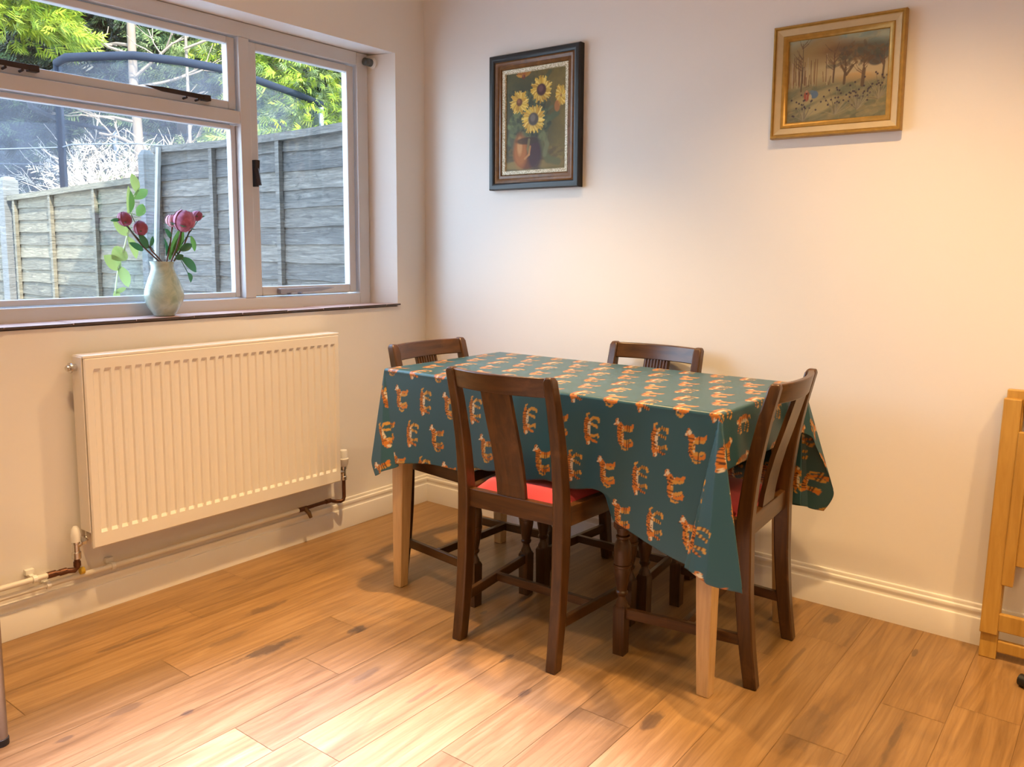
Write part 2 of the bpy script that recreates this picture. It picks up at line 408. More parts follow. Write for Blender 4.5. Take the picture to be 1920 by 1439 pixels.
# splayed plaster of the reveal
w.add([(0, WY1, WZ0), (0, WY1, WZ1), (XO, WY1, WZ1), (XO, WY1, WZ0), (-.138, WY1-.052, WZ0), (-.138, WY1-.052, WZ1-.004), (XO, WY1-.052, WZ1-.004), (XO, WY1-.052, WZ0)],
      [(0, 1, 5, 4), (4, 5, 6, 7), (1, 2, 6, 5), (0, 4, 7, 3)])
struct(w.build('wall_left', WALL))
struct(MB().box(XO, 4.45, 0, .25, 0, H_C).build('wall_back', WALL))
struct(MB().box(4.2, 4.45, -4.85, 0, 0, H_C).build('wall_right', WALL))
struct(MB().box(0, 4.2, -4.85, -4.6, 0, H_C).build('wall_front', WALL))
# the storey above (keeps the sun off the fence, as the house does)
struct(MB().box(XO, 4.45, -5.5, .9, H_C+.2, 5.1).build('upper_storey', RENDER)).name = 'wall_upper'

BASE = [(.020, 0), (.020, .078), (.0185, .082), (.0135, .0835), (.0125, .087), (.0130, .093), (.0150, .099), (.0155, .104), (.0140, .109), (.0085, .1115), (.0080, .115), (.0085, .119), (.0070, .1225), (0, .1235)]
b1 = MB(); b1.prism([Vector((t, 0, z)) for t, z in BASE]+[Vector((0, 0, 0))], (0, -4.6, 0), (0, -.0005, 0))
struct(b1.build('baseboard_left', TRIM, smooth=35))
b2 = MB(); b2.prism([Vector((0, -t, z)) for t, z in BASE]+[Vector((0, 0, 0))], (.0005, 0, 0), (4.2, 0, 0))
struct(b2.build('baseboard_back', TRIM, smooth=35))

# ---- window
XF = -.118            # room face of the outer frame
win = empty('window_1', (0, 0, 0)); struct(win)
FY1, FY0, FZ0, FZ1 = -.2255, -2.44, .921, 1.998
MU = (-.802, -.847); MU2 = (-1.84, -1.885)
f = MB()
f.box(XF-.07, XF, -.283, FY1, FZ0, FZ1); f.box(XF-.07, XF, FY0, FY0+.05, FZ0, FZ1)
f.box(XF-.07, XF, FY0+.05, -.283, FZ0, .976); f.box(XF-.07, XF, FY0+.05, -.283, 1.944, FZ1)
for a, b in (MU, MU2): f.box(XF-.07, XF+.002, b, a, .976, 1.944)
f.box(XF-.07, XF+.001, MU2[0], MU[1], 1.627, 1.674)
f.build('frame', FRAME, win, bevel=.003)
def sash(name, y0, y1, z0, z1, wd, x=-.017, dep=.035, bot=None):
    s = MB(); X1 = XF+x; X0 = X1-dep; bt = bot or wd
    s.box(X0, X1, y0, y0+wd, z0, z1); s.box(X0, X1, y1-wd, y1, z0, z1)
    s.box(X0, X1, y0+wd, y1-wd, z0, z0+bt); s.box(X0, X1, y0+wd, y1-wd, z1-wd*.8, z1)
    o = s.build(name, FRAME, win, bevel=.004)
    g = MB().box(X0+.008, X0+.012, y0+wd-.004, y1-wd+.004, z0+bt-.004, z1-wd*.8+.004).build('pane', GLASS, o)
    return o
cs = sash('casement_sash', -.797, -.289, .981, 1.940, .036)
ts = sash('top_hung_sash', MU2[0]+.004, MU[1]-.004, 1.678, 1.940, .032, bot=.030)
fs_ = sash('fixed_sash', MU2[0]+.002, MU[1]-.002, .978, 1.624, .021, x=-.03, dep=.03)
cs2 = sash('casement_sash', FY0+.054, MU2[1]-.004, .981, 1.940, .036)
def stay(y_pivot, y_tip, z, mat, par, flip=1):
    X = XF+.008
    s = MB(); d = 1 if y_tip > y_pivot else -1; Lh = abs(y_tip-y_pivot)
    s.add([(X, y_pivot, z-.010), (X, y_pivot, z+.007), (X, y_pivot+d*Lh*.72, z+.010), (X, y_tip, z+.006), (X, y_pivot+d*Lh*.72, z-.006),
           (X+.004, y_pivot, z-.010), (X+.004, y_pivot, z+.007), (X+.004, y_pivot+d*Lh*.72, z+.010), (X+.004, y_tip, z+.006), (X+.004, y_pivot+d*Lh*.72, z-.006)],
          [(0, 1, 2, 3, 4), (9, 8, 7, 6, 5), (0, 5, 6, 1), (1, 6, 7, 2), (2, 7, 8, 3), (3, 8, 9, 4), (4, 9, 5, 0)])
    for q in (.14, .34): s.tube([(X-.02, y_pivot+d*Lh*q, z-.014), (X+.004, y_pivot+d*Lh*q, z-.012)], .0045, 8)
    s.box(X-.02, X+.006, y_pivot-.014, y_pivot+.014, z-.012, z+.008)
    s.build('stay_bar', mat, par, bevel=.001)
stay(-.985, -1.215, 1.702, IRON, ts); stay(-1.55, -1.78, 1.702, IRON, ts)
stay(-.685, -.43, 1.000, STEEL, cs)
h = MB(); h.box(XF-.012, XF+.014, -.797, -.785, 1.40, 1.50); h.add([(XF+.002, -.797, 1.43), (XF+.014, -.783, 1.43), (XF+.014, -.778, 1.50), (XF+.002, -.797, 1.50)], [(0, 1, 2, 3)])
h.bar((XF+.012, -.792, 1.468), (XF+.02, -.786, 1.405), .010, .014)
h.build('cockspur_handle', IRON, cs)
# sill of quarry tiles
sill = MB(); y = -2.45; r2 = random.Random(5)
edges = [-.166, -.25, -.455, -.556-.03, -.754, -.948, -1.135, -1.236-.1, -1.53, -1.72, -1.915, -2.11, -2.305, -2.46]
for a, b in zip(edges[:-1], edges[1:]):
    dz = r2.uniform(-.001, .0012); xo = r2.uniform(.010, .014)
    sill.box(-.121, xo, b+.001, a-.001, .9245, .9315+dz)
so = sill.build('trim_1', TILE, bevel=.0015); struct(so)
so.data.materials.append(TILE_EDGE)
for pgn in so.data.polygons:
    if pgn.normal.x > .9: pgn.material_index = 1
MB().box(-.12, -.004, -2.46, -.168, .9181, .9244).build('grout_bed', TILE_EDGE, so)

# roller blind bracket left in the reveal
bb = empty('blind_bracket', (-.098, -.2135, 1.962)); tag(bb, 'small grey and white roller blind end fitting in the top right of the window reveal', 'bracket')
MB().lathe([(.020, .004), (.0225, .002), (.0225, -.006), (.018, -.009)], axis='y', n=24).build('wall_plate', PLASTIC, bb, smooth=40)
MB().lathe([(.016, -.009), (.0165, -.022), (.015, -.024), (.016, -.026), (.016, -.044), (.011, -.046)], axis='y', n=20).build('roller_plug', plain('grey_plug', (.07, .075, .07), .5), bb, smooth=40)

# ================================================================== RADIATOR AND PIPES
rad = empty('radiator', (0, -1.065, 0)); tag(rad, 'white ribbed panel radiator fixed under the window', 'radiator')
def loc(o): o.location = -Vector(rad.location); return o
RY0, RY1, RZ0, RZ1, RX = -1.546, -.584, .236, .838, .1
pn = MB(); ys = [RY0, RY0+.004]; ds = [-.004, 0]; nch = 29; m0, m1 = RY0+.020, RY1-.016; pitch = (m1-m0)/nch
for i in range(nch):
    c = m0+pitch*(i+.5)
    for q, dd in ((-.36, 0), (-.24, -.006), (.24, -.006), (.36, 0)): ys.append(c+pitch*q); ds.append(dd)
ys += [RY1-.004, RY1]; ds += [0, -.004]
zs_ = [(RZ0, 0, -.004), (RZ0+.004, 0, 0), (RZ0+.046, 0, 0), (RZ0+.056, 1, 0), (RZ1-.052, 1, 0), (RZ1-.042, 0, 0), (RZ1-.012, 0, 0), (RZ1-.008, 0, -.004)]
nv = len(ys); vs = []; fs2 = []
for (z, k, e) in zs_:
    for yv, dd in zip(ys, ds):
        edge = yv in (RY0, RY1)
        vs.append((RX+(min(dd if edge else dd*k, e)), yv, z))
for j in range(len(zs_)-1):
    for i in range(nv-1): fs2.append((j*nv+i, j*nv+i+1, (j+1)*nv+i+1, (j+1)*nv+i))
pn.add(vs, fs2); pn.box(RX-.016, RX-.0065, RY0+.001, RY1-.001, RZ0+.001, RZ1-.009)
loc(pn.build('front_panel', RAD, rad))
bk = MB(); bk.box(.032, .040, RY0+.006, RY1-.006, RZ0, RZ1-.01)
for i in range(28): yy = lerp(RY0+.02, RY1-.02, i/27); bk.box(.040, RX-.016, yy-.001, yy+.001, RZ0+.03, RZ1-.03)
loc(bk.build('rear_panel', RAD, rad))
tp = MB(); tp.box(.030, RX-.001, RY0-.002, RY1+.002, RZ1-.009, RZ1)
tp.box(.028, RX-.008, RY0-.0045, RY0-.0005, RZ0+.05, RZ1-.004); tp.box(.028, RX-.008, RY1+.0005, RY1+.0045, RZ0+.05, RZ1-.004)
loc(tp.build('casing', RAD, rad, bevel=.003))
bl = MB(); bl.lathe([(.011, 0), (.011, -.014), (.016, -.015), (.016, -.020), (.009, -.021), (.009, -.028), (.006, -.030)], (.058, RY0-.004, RZ1-.038), 14, 'y')
loc(bl.build('bleed_valve', CHROME, rad, smooth=40))
for yb in (-1.45, -.69): loc(MB().box(.0005, .032, yb-.01, yb+.01, .30, .78).build('wall_bracket', RAD, rad))
# lockshield valve, left
lv = MB(); lv.lathe([(.009, .205), (.0135, .206), (.0135, .226), (.010, .228), (.010, .252), (.012, .254), (.012, .262)], (.055, -1.578, 0), 14)
lv.tube([(.055, -1.578, .245), (.055, RY0, .262)], [.0095, .0095], 12); lv.lathe([(.012, 0), (.0145, .002), (.0145, .014), (.012, .016)], (.055, RY0-.020, .258), 8, 'y')
vl = loc(lv.build('lockshield_valve', CHROME, rad, smooth=40))
cp = MB().lathe([(.0135, .260), (.014, .282), (.011, .300), (.006, .308)], (.055, -1.578, 0), 16).build('valve_cap', PLASTIC, vl, smooth=50)
# thermostatic valve, right
tv = MB(); tv.lathe([(.010, .222), (.0135, .224), (.0135, .238), (.011, .24), (.011, .268), (.0145, .27), (.0145, .282)], (.055, -.536, 0), 14)
tv.tube([(.055, -.536, .258), (.055, RY1, .262)], .010, 12)
tvo = loc(tv.build('thermostatic_valve', CHROME, rad, smooth=40))
MB().lathe([(.0145, .281), (.019, .288), (.0205, .306), (.0215, .309), (.0215, .313), (.018, .316), (.0175, .340), (.015, .348), (.0, .350)], (.055, -.536, 0), 24).build('valve_head', PLASTIC, tvo, smooth=40)
# pipework
cpipe = MB(); cpipe.tube([(.055, -.536, .226), (.055, -.536, .15), (.055, -.540, .139), (.052, -.551, .135), (.040, -.57, .137), (.034, -.585, .142), (.034, -.625, .144), (.034, -.735, .142)], .0075, 12)
cpipe.lathe([(.0095, -.012), (.0095, .012)], (.034, -.60, .144), 12, 'y'); cpipe.lathe([(.0095, -.02), (.0095, .02)], (.034, -.725, .142), 12, 'y')
ro = cpipe.build('copper_pipe', COPPER, smooth=45); tag(ro, 'dark copper pipe dropping from the thermostatic valve at the right of the radiator', 'pipe')
dc = MB().tube([(.036, -.715, .142), (.056, -.712, .128), (.062, -.708, .108)], [.0095, .0085, .0065], 10).build('drain_cock', plain('brass_dull', (.16, .09, .04), .45, .7, var=.4), ro, smooth=45)
lp = MB().tube([(.034, -.735, .142), (.034, -1.2, .141), (.034, -1.8, .141), (.034, -4.5, .141)], .0085, 12)
lpo = lp.build('heating_pipe', PIPE, smooth=45); tag(lpo, 'long white painted heating pipe running along the top of the baseboard under the radiator', 'pipe')
up = MB().tube([(.044, -1.640, .174), (.044, -2.4, .176), (.044, -4.5, .176)], .0085, 12)
upo = up.build('heating_pipe', PIPE, smooth=45); tag(upo, 'white painted heating pipe ending at the left radiator valve, uppermost of the two pipes', 'pipe')
dk = MB(); dk.tube([(.055, -1.578, .212), (.055, -1.578, .178), (.053, -1.586, .170), (.046, -1.60, .171), (.044, -1.65, .174)], .0085, 12)
dk.lathe([(.0105, -.012), (.0105, .012)], (.044, -1.648, .174), 12, 'y'); dk.lathe([(.0105, -.010), (.0105, .010)], (.044, -1.615, .172), 12, 'y'); dk.lathe([(.0105, .182), (.0105, .196)], (.055, -1.578, 0), 12)
dko = dk.build('copper_pipe', COPPER, smooth=45); tag(dko, 'short dark copper elbow pipe under the left lockshield valve of the radiator', 'pipe')
ey = MB().lathe([(.011, -.006), (.011, .006)], (.043, -1.560, .158), 10, 'y').build('yellow_tag', plain('yellow_tape', (.55, .36, .03), .6), dko)
def clip(y, x, z, label):
    c = MB(); c.lathe([(.012, -.006), (.012, .006)], (x, y, z), 12, 'y'); c.box(.001, x, y-.006, y+.006, z-.004, z+.008); c.box(.001, .016, y-.012, y+.012, z+.006, z+.022)
    o = c.build('pipe_clip', PLASTIC, bevel=.001); tag(o, label, 'pipe clip', 'pipe clips along the heating pipes'); return o
clip(-1.695, .044, .1745, 'white clip holding the upper pipe left of the radiator')
clip(-1.655, .034, .141, 'white clip holding the lower pipe left of the radiator valve')
clip(-1.462, .034, .141, 'white clip on the lower pipe under the left end of the radiator')

# ================================================================== TABLE AND CLOTH
TX0, TX1, TY0, TY1, TZ = .612, 1.816, -.796, -.204, .764
tb = empty('dining_table', ((TX0+TX1)/2, (TY0+TY1)/2, 0)); tag(tb, 'rectangular dining table with pale tapered wooden legs under a teal tiger cloth', 'table')
def tl(o): o.location = -Vector(tb.location); return o
tl(MB().box(TX0, TX1, TY0, TY1, TZ-.024, TZ).build('tabletop', PWOOD, tb, bevel=.002))
ap = MB()
ap.box(TX0+.012, TX1-.012, TY0+.012, TY0+.03, .655, TZ-.024); ap.box(TX0+.012, TX1-.012, TY1-.03, TY1-.012, .655, TZ-.024)
ap.box(TX0+.012, TX0+.03, TY0+.03, TY1-.03, .655, TZ-.024); ap.box(TX1-.03, TX1-.012, TY0+.03, TY1-.03, .655, TZ-.024)
tl(ap.build('apron', PWOOD, tb))
for sx, sy in ((0, 0), (1, 0), (0, 1), (1, 1)):
    ox = TX0+.006 if sx == 0 else TX1-.006; oy = TY0+.006 if sy == 0 else TY1-.006; dx = 1 if sx == 0 else -1; dy = 1 if sy == 0 else -1
    def sec(z, wd): return ((ox+dx*wd/2, oy+dy*wd/2, z), wd/2, wd/2)
    tl(MB().sweep_rect([sec(0, .034), (sec(.003, .036)), sec(.62, .058), sec(TZ-.024, .058)]).build('leg', PWOOD, tb, bevel=.003))

# tiger motif drawn as a small bitmap (pattern printed on the cloth)
def tiger_bitmap(kind, n=72):
    X, Y = np.meshgrid(np.linspace(-.5, .5, n), np.linspace(-.5, .5, n)); a = np.zeros((n, n)); c = np.zeros((n, n, 3))
    ORG, DRK, WHT, GLD = (.46, .15, .016), (.05, .018, .008), (.56, .48, .32), (.46, .24, .04)
    def put(mask, col): c[mask] = col; a[mask] = 1
    def ell(cx, cy, rx, ry, col, rot=0):
        x = (X-cx)*math.cos(rot)+(Y-cy)*math.sin(rot); y = -(X-cx)*math.sin(rot)+(Y-cy)*math.cos(rot); put((x/rx)**2+(y/ry)**2 < 1, col)
    def seg(pts, wd, col):
        for (p, q) in zip(pts[:-1], pts[1:]):
            px, py = p; qx, qy = q; L2 = (qx-px)**2+(qy-py)**2+1e-9; t = np.clip(((X-px)*(qx-px)+(Y-py)*(qy-py))/L2, 0, 1)
            put((X-px-t*(qx-px))**2+(Y-py-t*(qy-py))**2 < wd**2, col)
    if kind == 0:   # standing, head raised with white face
        seg([(-.28, .05), (-.40, .02), (-.44, -.14), (-.40, -.24)], .030, GLD)
        seg([(-.26, .0), (-.32, -.18), (-.27, -.40), (-.22, -.41)], .050, ORG); seg([(-.20, .0), (-.20, -.2), (-.14, -.36)], .045, GLD)
        seg([(.20, .05), (.22, -.18), (.24, -.41), (.30, -.42)], .045, ORG); seg([(.13, .0), (.12, -.2), (.16, -.38)], .040, GLD)
        ell(-.02, .10, .31, .125, ORG, .08); ell(.0, .03, .22, .04, GLD); ell(.22, .13, .12, .13, ORG)
        ell(.34, .24, .115, .10, ORG); ell(.36, .22, .075, .075, WHT); ell(.40, .27, .022, .022, DRK); ell(.38, .17, .03, .015, DRK)
        seg([(.28, .33), (.25, .36)], .03, WHT)
    else:           # walking, head low, white belly stripes
        seg([(-.30, .10), (-.42, .16), (-.46, .05)], .028, GLD)
        seg([(-.25, .02), (-.36, -.15), (-.33, -.38), (-.27, -.40)], .048, GLD); seg([(-.17, .0), (-.13, -.18), (-.10, -.33)], .042, GLD)
        seg([(.18, .02), (.20, -.16), (.14, -.36), (.20, -.38)], .045, GLD); seg([(.23, .05), (.32, -.12), (.36, -.30)], .040, ORG)
        ell(-.04, .12, .32, .14, ORG, -.06); ell(-.02, .03, .24, .06, WHT); ell(.24, .10, .12, .13, ORG)
        ell(.38, .06, .10, .095, ORG); ell(.41, .03, .055, .055, WHT); ell(.42, .08, .018, .018, DRK)
    body = a > 0
    for k in range(11):
        x0 = -.30+.056*k; wv = .012*np.sin(14*Y+k); st = (np.abs(X-x0-wv-.10*(Y-.1)) < .0085+.004*(k % 2)) & body & (Y > -.02+.05*(k % 3)) & (X < .27)
        c[st] = DRK
        st2 = (np.abs(X-x0-.026-wv-.10*(Y-.1)) < .007) & body & (Y > -.06) & (Y < .02+.03*(k % 2)) & (X < .25); c[st2] = WHT
    for yy in (-.12, -.2, -.28): c[(np.abs(Y-yy) < .011) & body & (Y < 0)] = DRK
    return a, c
TIG = [tiger_bitmap(0), tiger_bitmap(1)]
TEAL = np.array((.022, .078, .098))
def cloth_colour(cx, cy):
    """cx, cy: arrays of flat cloth coordinates (metres, world aligned)"""
    out = np.tile(TEAL, (len(cx), 1))
    row = np.round((cy+.895)/.1125).astype(int); yc = -.895+.1125*row
    offx = np.where(row % 2 == 0, .687, .6335)
    col = np.round((cx-offx)/.107).astype(int); xc = offx+.107*col
    kind = col % 2
    lu = (cy-yc)/.094; lv = -(cx-xc)/.073+.02
    for k, sg in ((0, 1), (1, -1)):
        A, Cc = TIG[k]; n = A.shape[0]; mk = kind == k
        iu = np.clip(((lu[mk]*sg+.5)*(n-1)).round().astype(int), 0, n-1); iv = np.clip(((lv[mk]+.5)*(n-1)).round().astype(int), 0, n-1)
        al = A[iv, iu][:, None]; ok = ((np.abs(lu[mk]) < .5) & (np.abs(lv[mk]) < .5))[:, None]
        out[mk] = np.where((al > 0) & ok, Cc[iv, iu], out[mk])
    return out
def build_cloth():
    z0 = TZ+.0025; e = .004; x0, x1, y0, y1 = TX0-e, TX1+e, TY0-e, TY1+e
    OXL, OXR, OYB = .17, .155, .40
    st = .0030
    us = np.concatenate([x0-OXL*np.linspace(1, 0, int(OXL/st), endpoint=False), np.linspace(x0, x1, int((x1-x0)/st)), x1+OXR*np.linspace(0, 1, int(OXR/st)+1)[1:]])
    nf, nb = int(.36/st), int(OYB/st)
    vsj = [(-1, t) for t in np.linspace(1, 0, nf, endpoint=False)]+[(0, t) for t in np.linspace(0, 1, int((y1-y0)/st))]+[(1, t) for t in np.linspace(0, 1, nb+1)[1:]]
    P = np.zeros((len(vsj), len(us), 3)); CX = np.zeros(P.shape[:2]); CY = np.zeros(P.shape[:2])
    R = .007
    def edge(d):
        if d < R*PI/2: a = d/R; return R*math.sin(a), R*(1-math.cos(a))
        return R, R+(d-R*PI/2)
    # corner fold paths (tilt of the hanging ruling lines), local axes: a = along the long side towards the corner, b = outwards from the long side
    PATH = [((0, .02), 0), ((-.16, .08), .08), ((.04, .20), .16), ((.26, .19), .235), ((.17, .06), .65), ((.03, 0), 1.0)]
    PATHL = [((0, .02), 0), ((-.26, .06), .16), ((-.10, .16), .26), ((.06, .15), .37), ((.08, .06), .7), ((.03, 0), 1.0)]
    PATHB = [((0, .02), 0), ((-.16, .08), .10), ((.02, .18), .19), ((.24, .22), .28), ((.20, .06), .65), ((.03, 0), 1.0)]
    def fold(t, PATH):
        for (p, ta), (q, tb_) in zip(PATH[:-1], PATH[1:]):
            if t <= tb_:
                s = smooth01((t-ta)/(tb_-ta)); return lerp(p[0], q[0], s), lerp(p[1], q[1], s)
        return PATH[-1][0]
    for j, (sj, tj) in enumerate(vsj):
        for i, X in enumerate(us):
            u = (min(max(X, x0), x1)-x0)/(x1-x0)
            oyf = .290+.03*u+.085*smooth01((u-.6)/.4)+.03*smooth01((.2-u)/.2)
            ey = tj*oyf if sj < 0 else (tj*OYB if sj > 0 else 0)
            ex = x0-X if X < x0 else (X-x1 if X > x1 else 0)
            Y = y0-ey if sj < 0 else (y1+ey if sj > 0 else lerp(y0, y1, tj))
            CX[j, i] = X; CY[j, i] = Y
            sx = -1 if X < x0 else 1; sy = -1 if sj < 0 else 1
            if ex == 0 and ey == 0: P[j, i] = (X, Y, z0)
            elif ey > 0 and ex == 0:
                o, dz = edge(ey); hang = max(0, ey-.02)
                o += .010*hang/.3*(1+math.sin(X*11+1.0))+.018*hang
                yy = (y0 if sj < 0 else y1)+sy*o; zz = z0-dz
                if sj < 0:
                    w_ = smooth01((X-.985)/.07)*(1-smooth01((X-1.47)/.06))
                    exs = zz-(.502+.006*math.sin(X*40))
                    if exs < 0 and w_ > 0:
                        yy -= w_*exs*.30; zz -= w_*exs*.92
                else:
                    w_ = smooth01((X-.95)/.06)*(1-smooth01((X-1.48)/.06))
                    exs = zz-.505
                    if exs < 0 and w_ > 0: yy -= w_*exs*.15; zz -= w_*exs*.95
                P[j, i] = (X, yy, zz)
            elif ex > 0 and ey == 0:
                o, dz = edge(ex); o += .03*max(0, ex-.02)*(1+math.sin(Y*12))
                P[j, i] = ((x0 if sx < 0 else x1)+sx*o, Y, z0-dz)
            else:
                rho = math.hypot(ex, ey); th = math.atan2(ex, ey)/(PI/2)      # 0 on the long side, 1 on the short side
                a, b = fold(th, PATHB if sj > 0 else (PATHL if sx < 0 else PATH)); tilt = math.hypot(a, b); sn = math.sin(tilt)/max(tilt, 1e-6)
                o, dz = edge(rho)
                bx, by = math.sin(th*PI/2)*o, math.cos(th*PI/2)*o
                hh = max(0, rho-R)
                k0 = 1-smooth01(th/.12); o_l = (.010*hh/.3*(1+math.sin((x0 if sx < 0 else x1)*11+1.0))+.018*hh)*k0
                P[j, i] = ((x0 if sx < 0 else x1)+sx*(bx+hh*a*sn), (y0 if sj < 0 else y1)+sy*(by+hh*b*sn+o_l), z0-min(dz, R)-hh*math.cos(tilt))
    nr, nc = P.shape[:2]
    idx = np.arange(nr*nc).reshape(nr, nc)
    F = np.stack([idx[:-1, :-1], idx[:-1, 1:], idx[1:, 1:], idx[1:, :-1]], -1).reshape(-1, 4)
    me = bpy.data.meshes.new('tablecloth'); me.from_pydata(P.reshape(-1, 3).tolist(), [], F.tolist()); me.update()
    at = me.color_attributes.new('pattern', 'FLOAT_COLOR', 'POINT')
    cc = cloth_colour(CX.ravel(), CY.ravel()); at.data.foreach_set('color', np.concatenate([cc, np.ones((len(cc), 1))], 1).astype(np.float32).ravel())
    me.materials.append(CLOTHM); me.shade_smooth()
    o = bpy.data.objects.new('tablecloth', me); COL.objects.link(o)
    sm = o.modifiers.new('thickness', 'SOLIDIFY'); sm.thickness = .0012; sm.offset = 1
    return o
tag(build_cloth(), 'teal oilcloth printed with orange tigers draped over the dining table', 'tablecloth')

# ================================================================== CHAIRS
def post_y(z):
    pts = [(0, 0), (.12, .017), (.25, .029), (.40, .034), (.47, .033), (.60, .019), (.72, -.004), (.836, -.034)]
    for (a, ya), (b, yb) in zip(pts[:-1], pts[1:]):
        if z <= b: return lerp(ya, yb, (z-a)/(b-a))
    return pts[-1][1]
def make_chair():
    t = empty('dining_chair')
    WR, WF, D, HT = .170, .199, .382, .836
    zz = [0, .04, .09, .14, .20, .27, .35, .41, .46, .50, .56, .62, .68, .74, .79, .822, .834]
    for s in (-1, 1):
        secs = []
        for z in zz:
            hd = lerp(.0185, .0225, min(1, z/.35)) if z < .46 else lerp(.0215, .0155, (z-.46)/.375)
            hw = lerp(.0165, .018, min(1, z/.4)) if z < .46 else lerp(.018, .0150, (z-.46)/.375)
            if z > .83: hd *= .7; hw *= .7
            secs.append(((s*WR, post_y(z), z), hw, hd))
        MB().sweep_rect(secs).build('rear_leg', DWOOD, t, bevel=.004, smooth=50)
        m = MB()
        m.sweep_rect([((s*WF, D, 0), .017, .017), ((s*WF, D, .140), .0185, .0185), ((s*WF, D, .150), .014, .014)])
        m.lathe([(.0185, .148), (.0175, .156), (.0120, .168), (.0115, .176), (.0175, .184), (.0180, .189), (.0150, .193), (.0155, .199), (.0185, .214), (.0235, .245), (.0250, .258), (.0245, .262), (.0268, .264), (.0268, .271), (.0245, .273), (.0262, .290), (.0262, .312), (.0240, .330), (.0185, .342), (.0165, .346), (.0205, .350), (.0205, .356), (.0165, .360), (.0195, .372), (.0215, .382)], (s*WF, D, 0), 20)
        m.sweep_rect([((s*WF, D, .374), .0150, .0150), ((s*WF, D, .384), .0205, .0205), ((s*WF, D, .462), .0205, .0205)])
        m.build('front_leg', DWOOD, t, smooth=40)
        a = Vector((s*(WR+.001), post_y(.43)+.018, .433)); b = Vector((s*WF, D-.018, .433))
        MB().bar(a, b, .024, .058).build('seat_rail', DWOODY, t, bevel=.002)
        MB().bar((s*(WR-.002), post_y(.13)+.015, .126), (s*(WF-.001), D-.014, .126), .016, .030).build('stretcher', DWOODY, t, bevel=.002)
    MB().box(-WR+.012, WR-.012, post_y(.43)-.010, post_y(.43)+.012, .408, .464).build('seat_rail', DWOODX, t, bevel=.003)
    MB().box(-WF+.016, WF-.016, D-.010, D+.013, .404, .462).build('seat_rail', DWOODX, t, bevel=.002)
    xm = lerp(WR, WF, .47)-.006
    MB().box(-xm, xm, .186, .202, .116, .142).build('stretcher', DWOODX, t, bevel=.002)
    # crest rail, bowed backwards
    n = 16; vs = []; fs = []
    for i in range(n+1):
        u = -1+2*i/n; x = u*(WR-.010); sag = -.028*(1-u*u)
        for (z, dy) in ((.776, -.010), (.831, -.009), (.831, .009), (.776, .010)):
            vs.append((x, post_y(z)+sag+dy, z))
    for i in range(n):
        for k in range(4): fs.append((i*4+k, i*4+(k+1) % 4, i*4+4+(k+1) % 4, i*4+4+k))
    fs += [(0, 1, 2, 3), (n*4+3, n*4+2, n*4+1, n*4)]
    MB().add(vs, fs).build('crest_rail', DWOODX, t, bevel=.003, smooth=40)
    # splat, plain behind and reeded in front
    zs = [.462, .50, .56, .62, .68, .74, .780]; sp = MB(); vs = []; fs = []
    def spy(z): return post_y(z)-.027*smooth01((z-.46)/.32)
    prof = [(-.05, -.006), (.05, -.006), (.05, .006)]
    for k in range(8):
        c = .05-.1*(k+.5)/8
        prof += [(c+.0055, .004), (c+.003, .0085), (c-.003, .0085), (c-.0055, .004)]
    prof += [(-.05, .006)]; npf = len(prof)
    for z in zs: vs += [(x, spy(z)+y, z) for x, y in prof]
    for i in range(len(zs)-1):
        for k in range(npf): fs.append((i*npf+k, i*npf+(k+1) % npf, (i+1)*npf+(k+1) % npf, (i+1)*npf+k))
    fs += [tuple(range(npf-1, -1, -1)), tuple((len(zs)-1)*npf+k for k in range(npf))]
    sp.add(vs, fs).build('splat', DWOOD, t)
    # drop-in seat
    n = 14; vs = []; fs = []
    ya, yb = post_y(.46)+.016, D-.004
    for j in range(n+1):
        v = j/n; hw = lerp(WR-.016, WF-.012, v)
        for i in range(n+1):
            u = -1+2*i/n; q = (1-abs(u)**6)*(1-abs(2*v-1)**6); cr = min(1, q)**.5
            vs.append((u*hw*(1-.0*v), lerp(ya, yb, v), .454+.032*cr+.006*(1-u*u)*(1-(2*v-1)**2)))
    for j in range(n):
        for i in range(n): a = j*(n+1)+i; fs.append((a, a+1, a+n+2, a+n+1))
    base = len(vs)
    MB().add(vs, fs).build('seat_cushion', CUSH, t, smooth=80)['label'] = 'red fabric drop-in seat'
    bd = MB().box(-WR+.02, WR-.02, ya+.004, yb-.004, .43, .453).build('seat_board', DWOOD, t)
    return t
CH = [('A', 1.233, -.928, math.radians(2.1), 'dark dining chair on the near side of the table, showing plain splat and red seat'),
      ('D', 1.866, -.494, math.radians(93.6), 'dark wooden dining chair at the right end of the table, beside the hanging cloth corner'),
      ('B', .566, -.527, math.radians(-91.2), 'dark wooden dining chair at the left end of the table, nearest the window'),
      ('C', 1.233, -.098, math.radians(180.8), 'dark wooden dining chair behind the table, against the wall with the paintings')]
c0 = make_chair()
for i, (k, x, y, a, lb) in enumerate(CH):
    o = c0 if i == 0 else copy_tree(c0)
    o.location = (x, y, 0); o.rotation_euler = (0, 0, a); tag(o, lb, 'chair', 'dining chairs around the table')

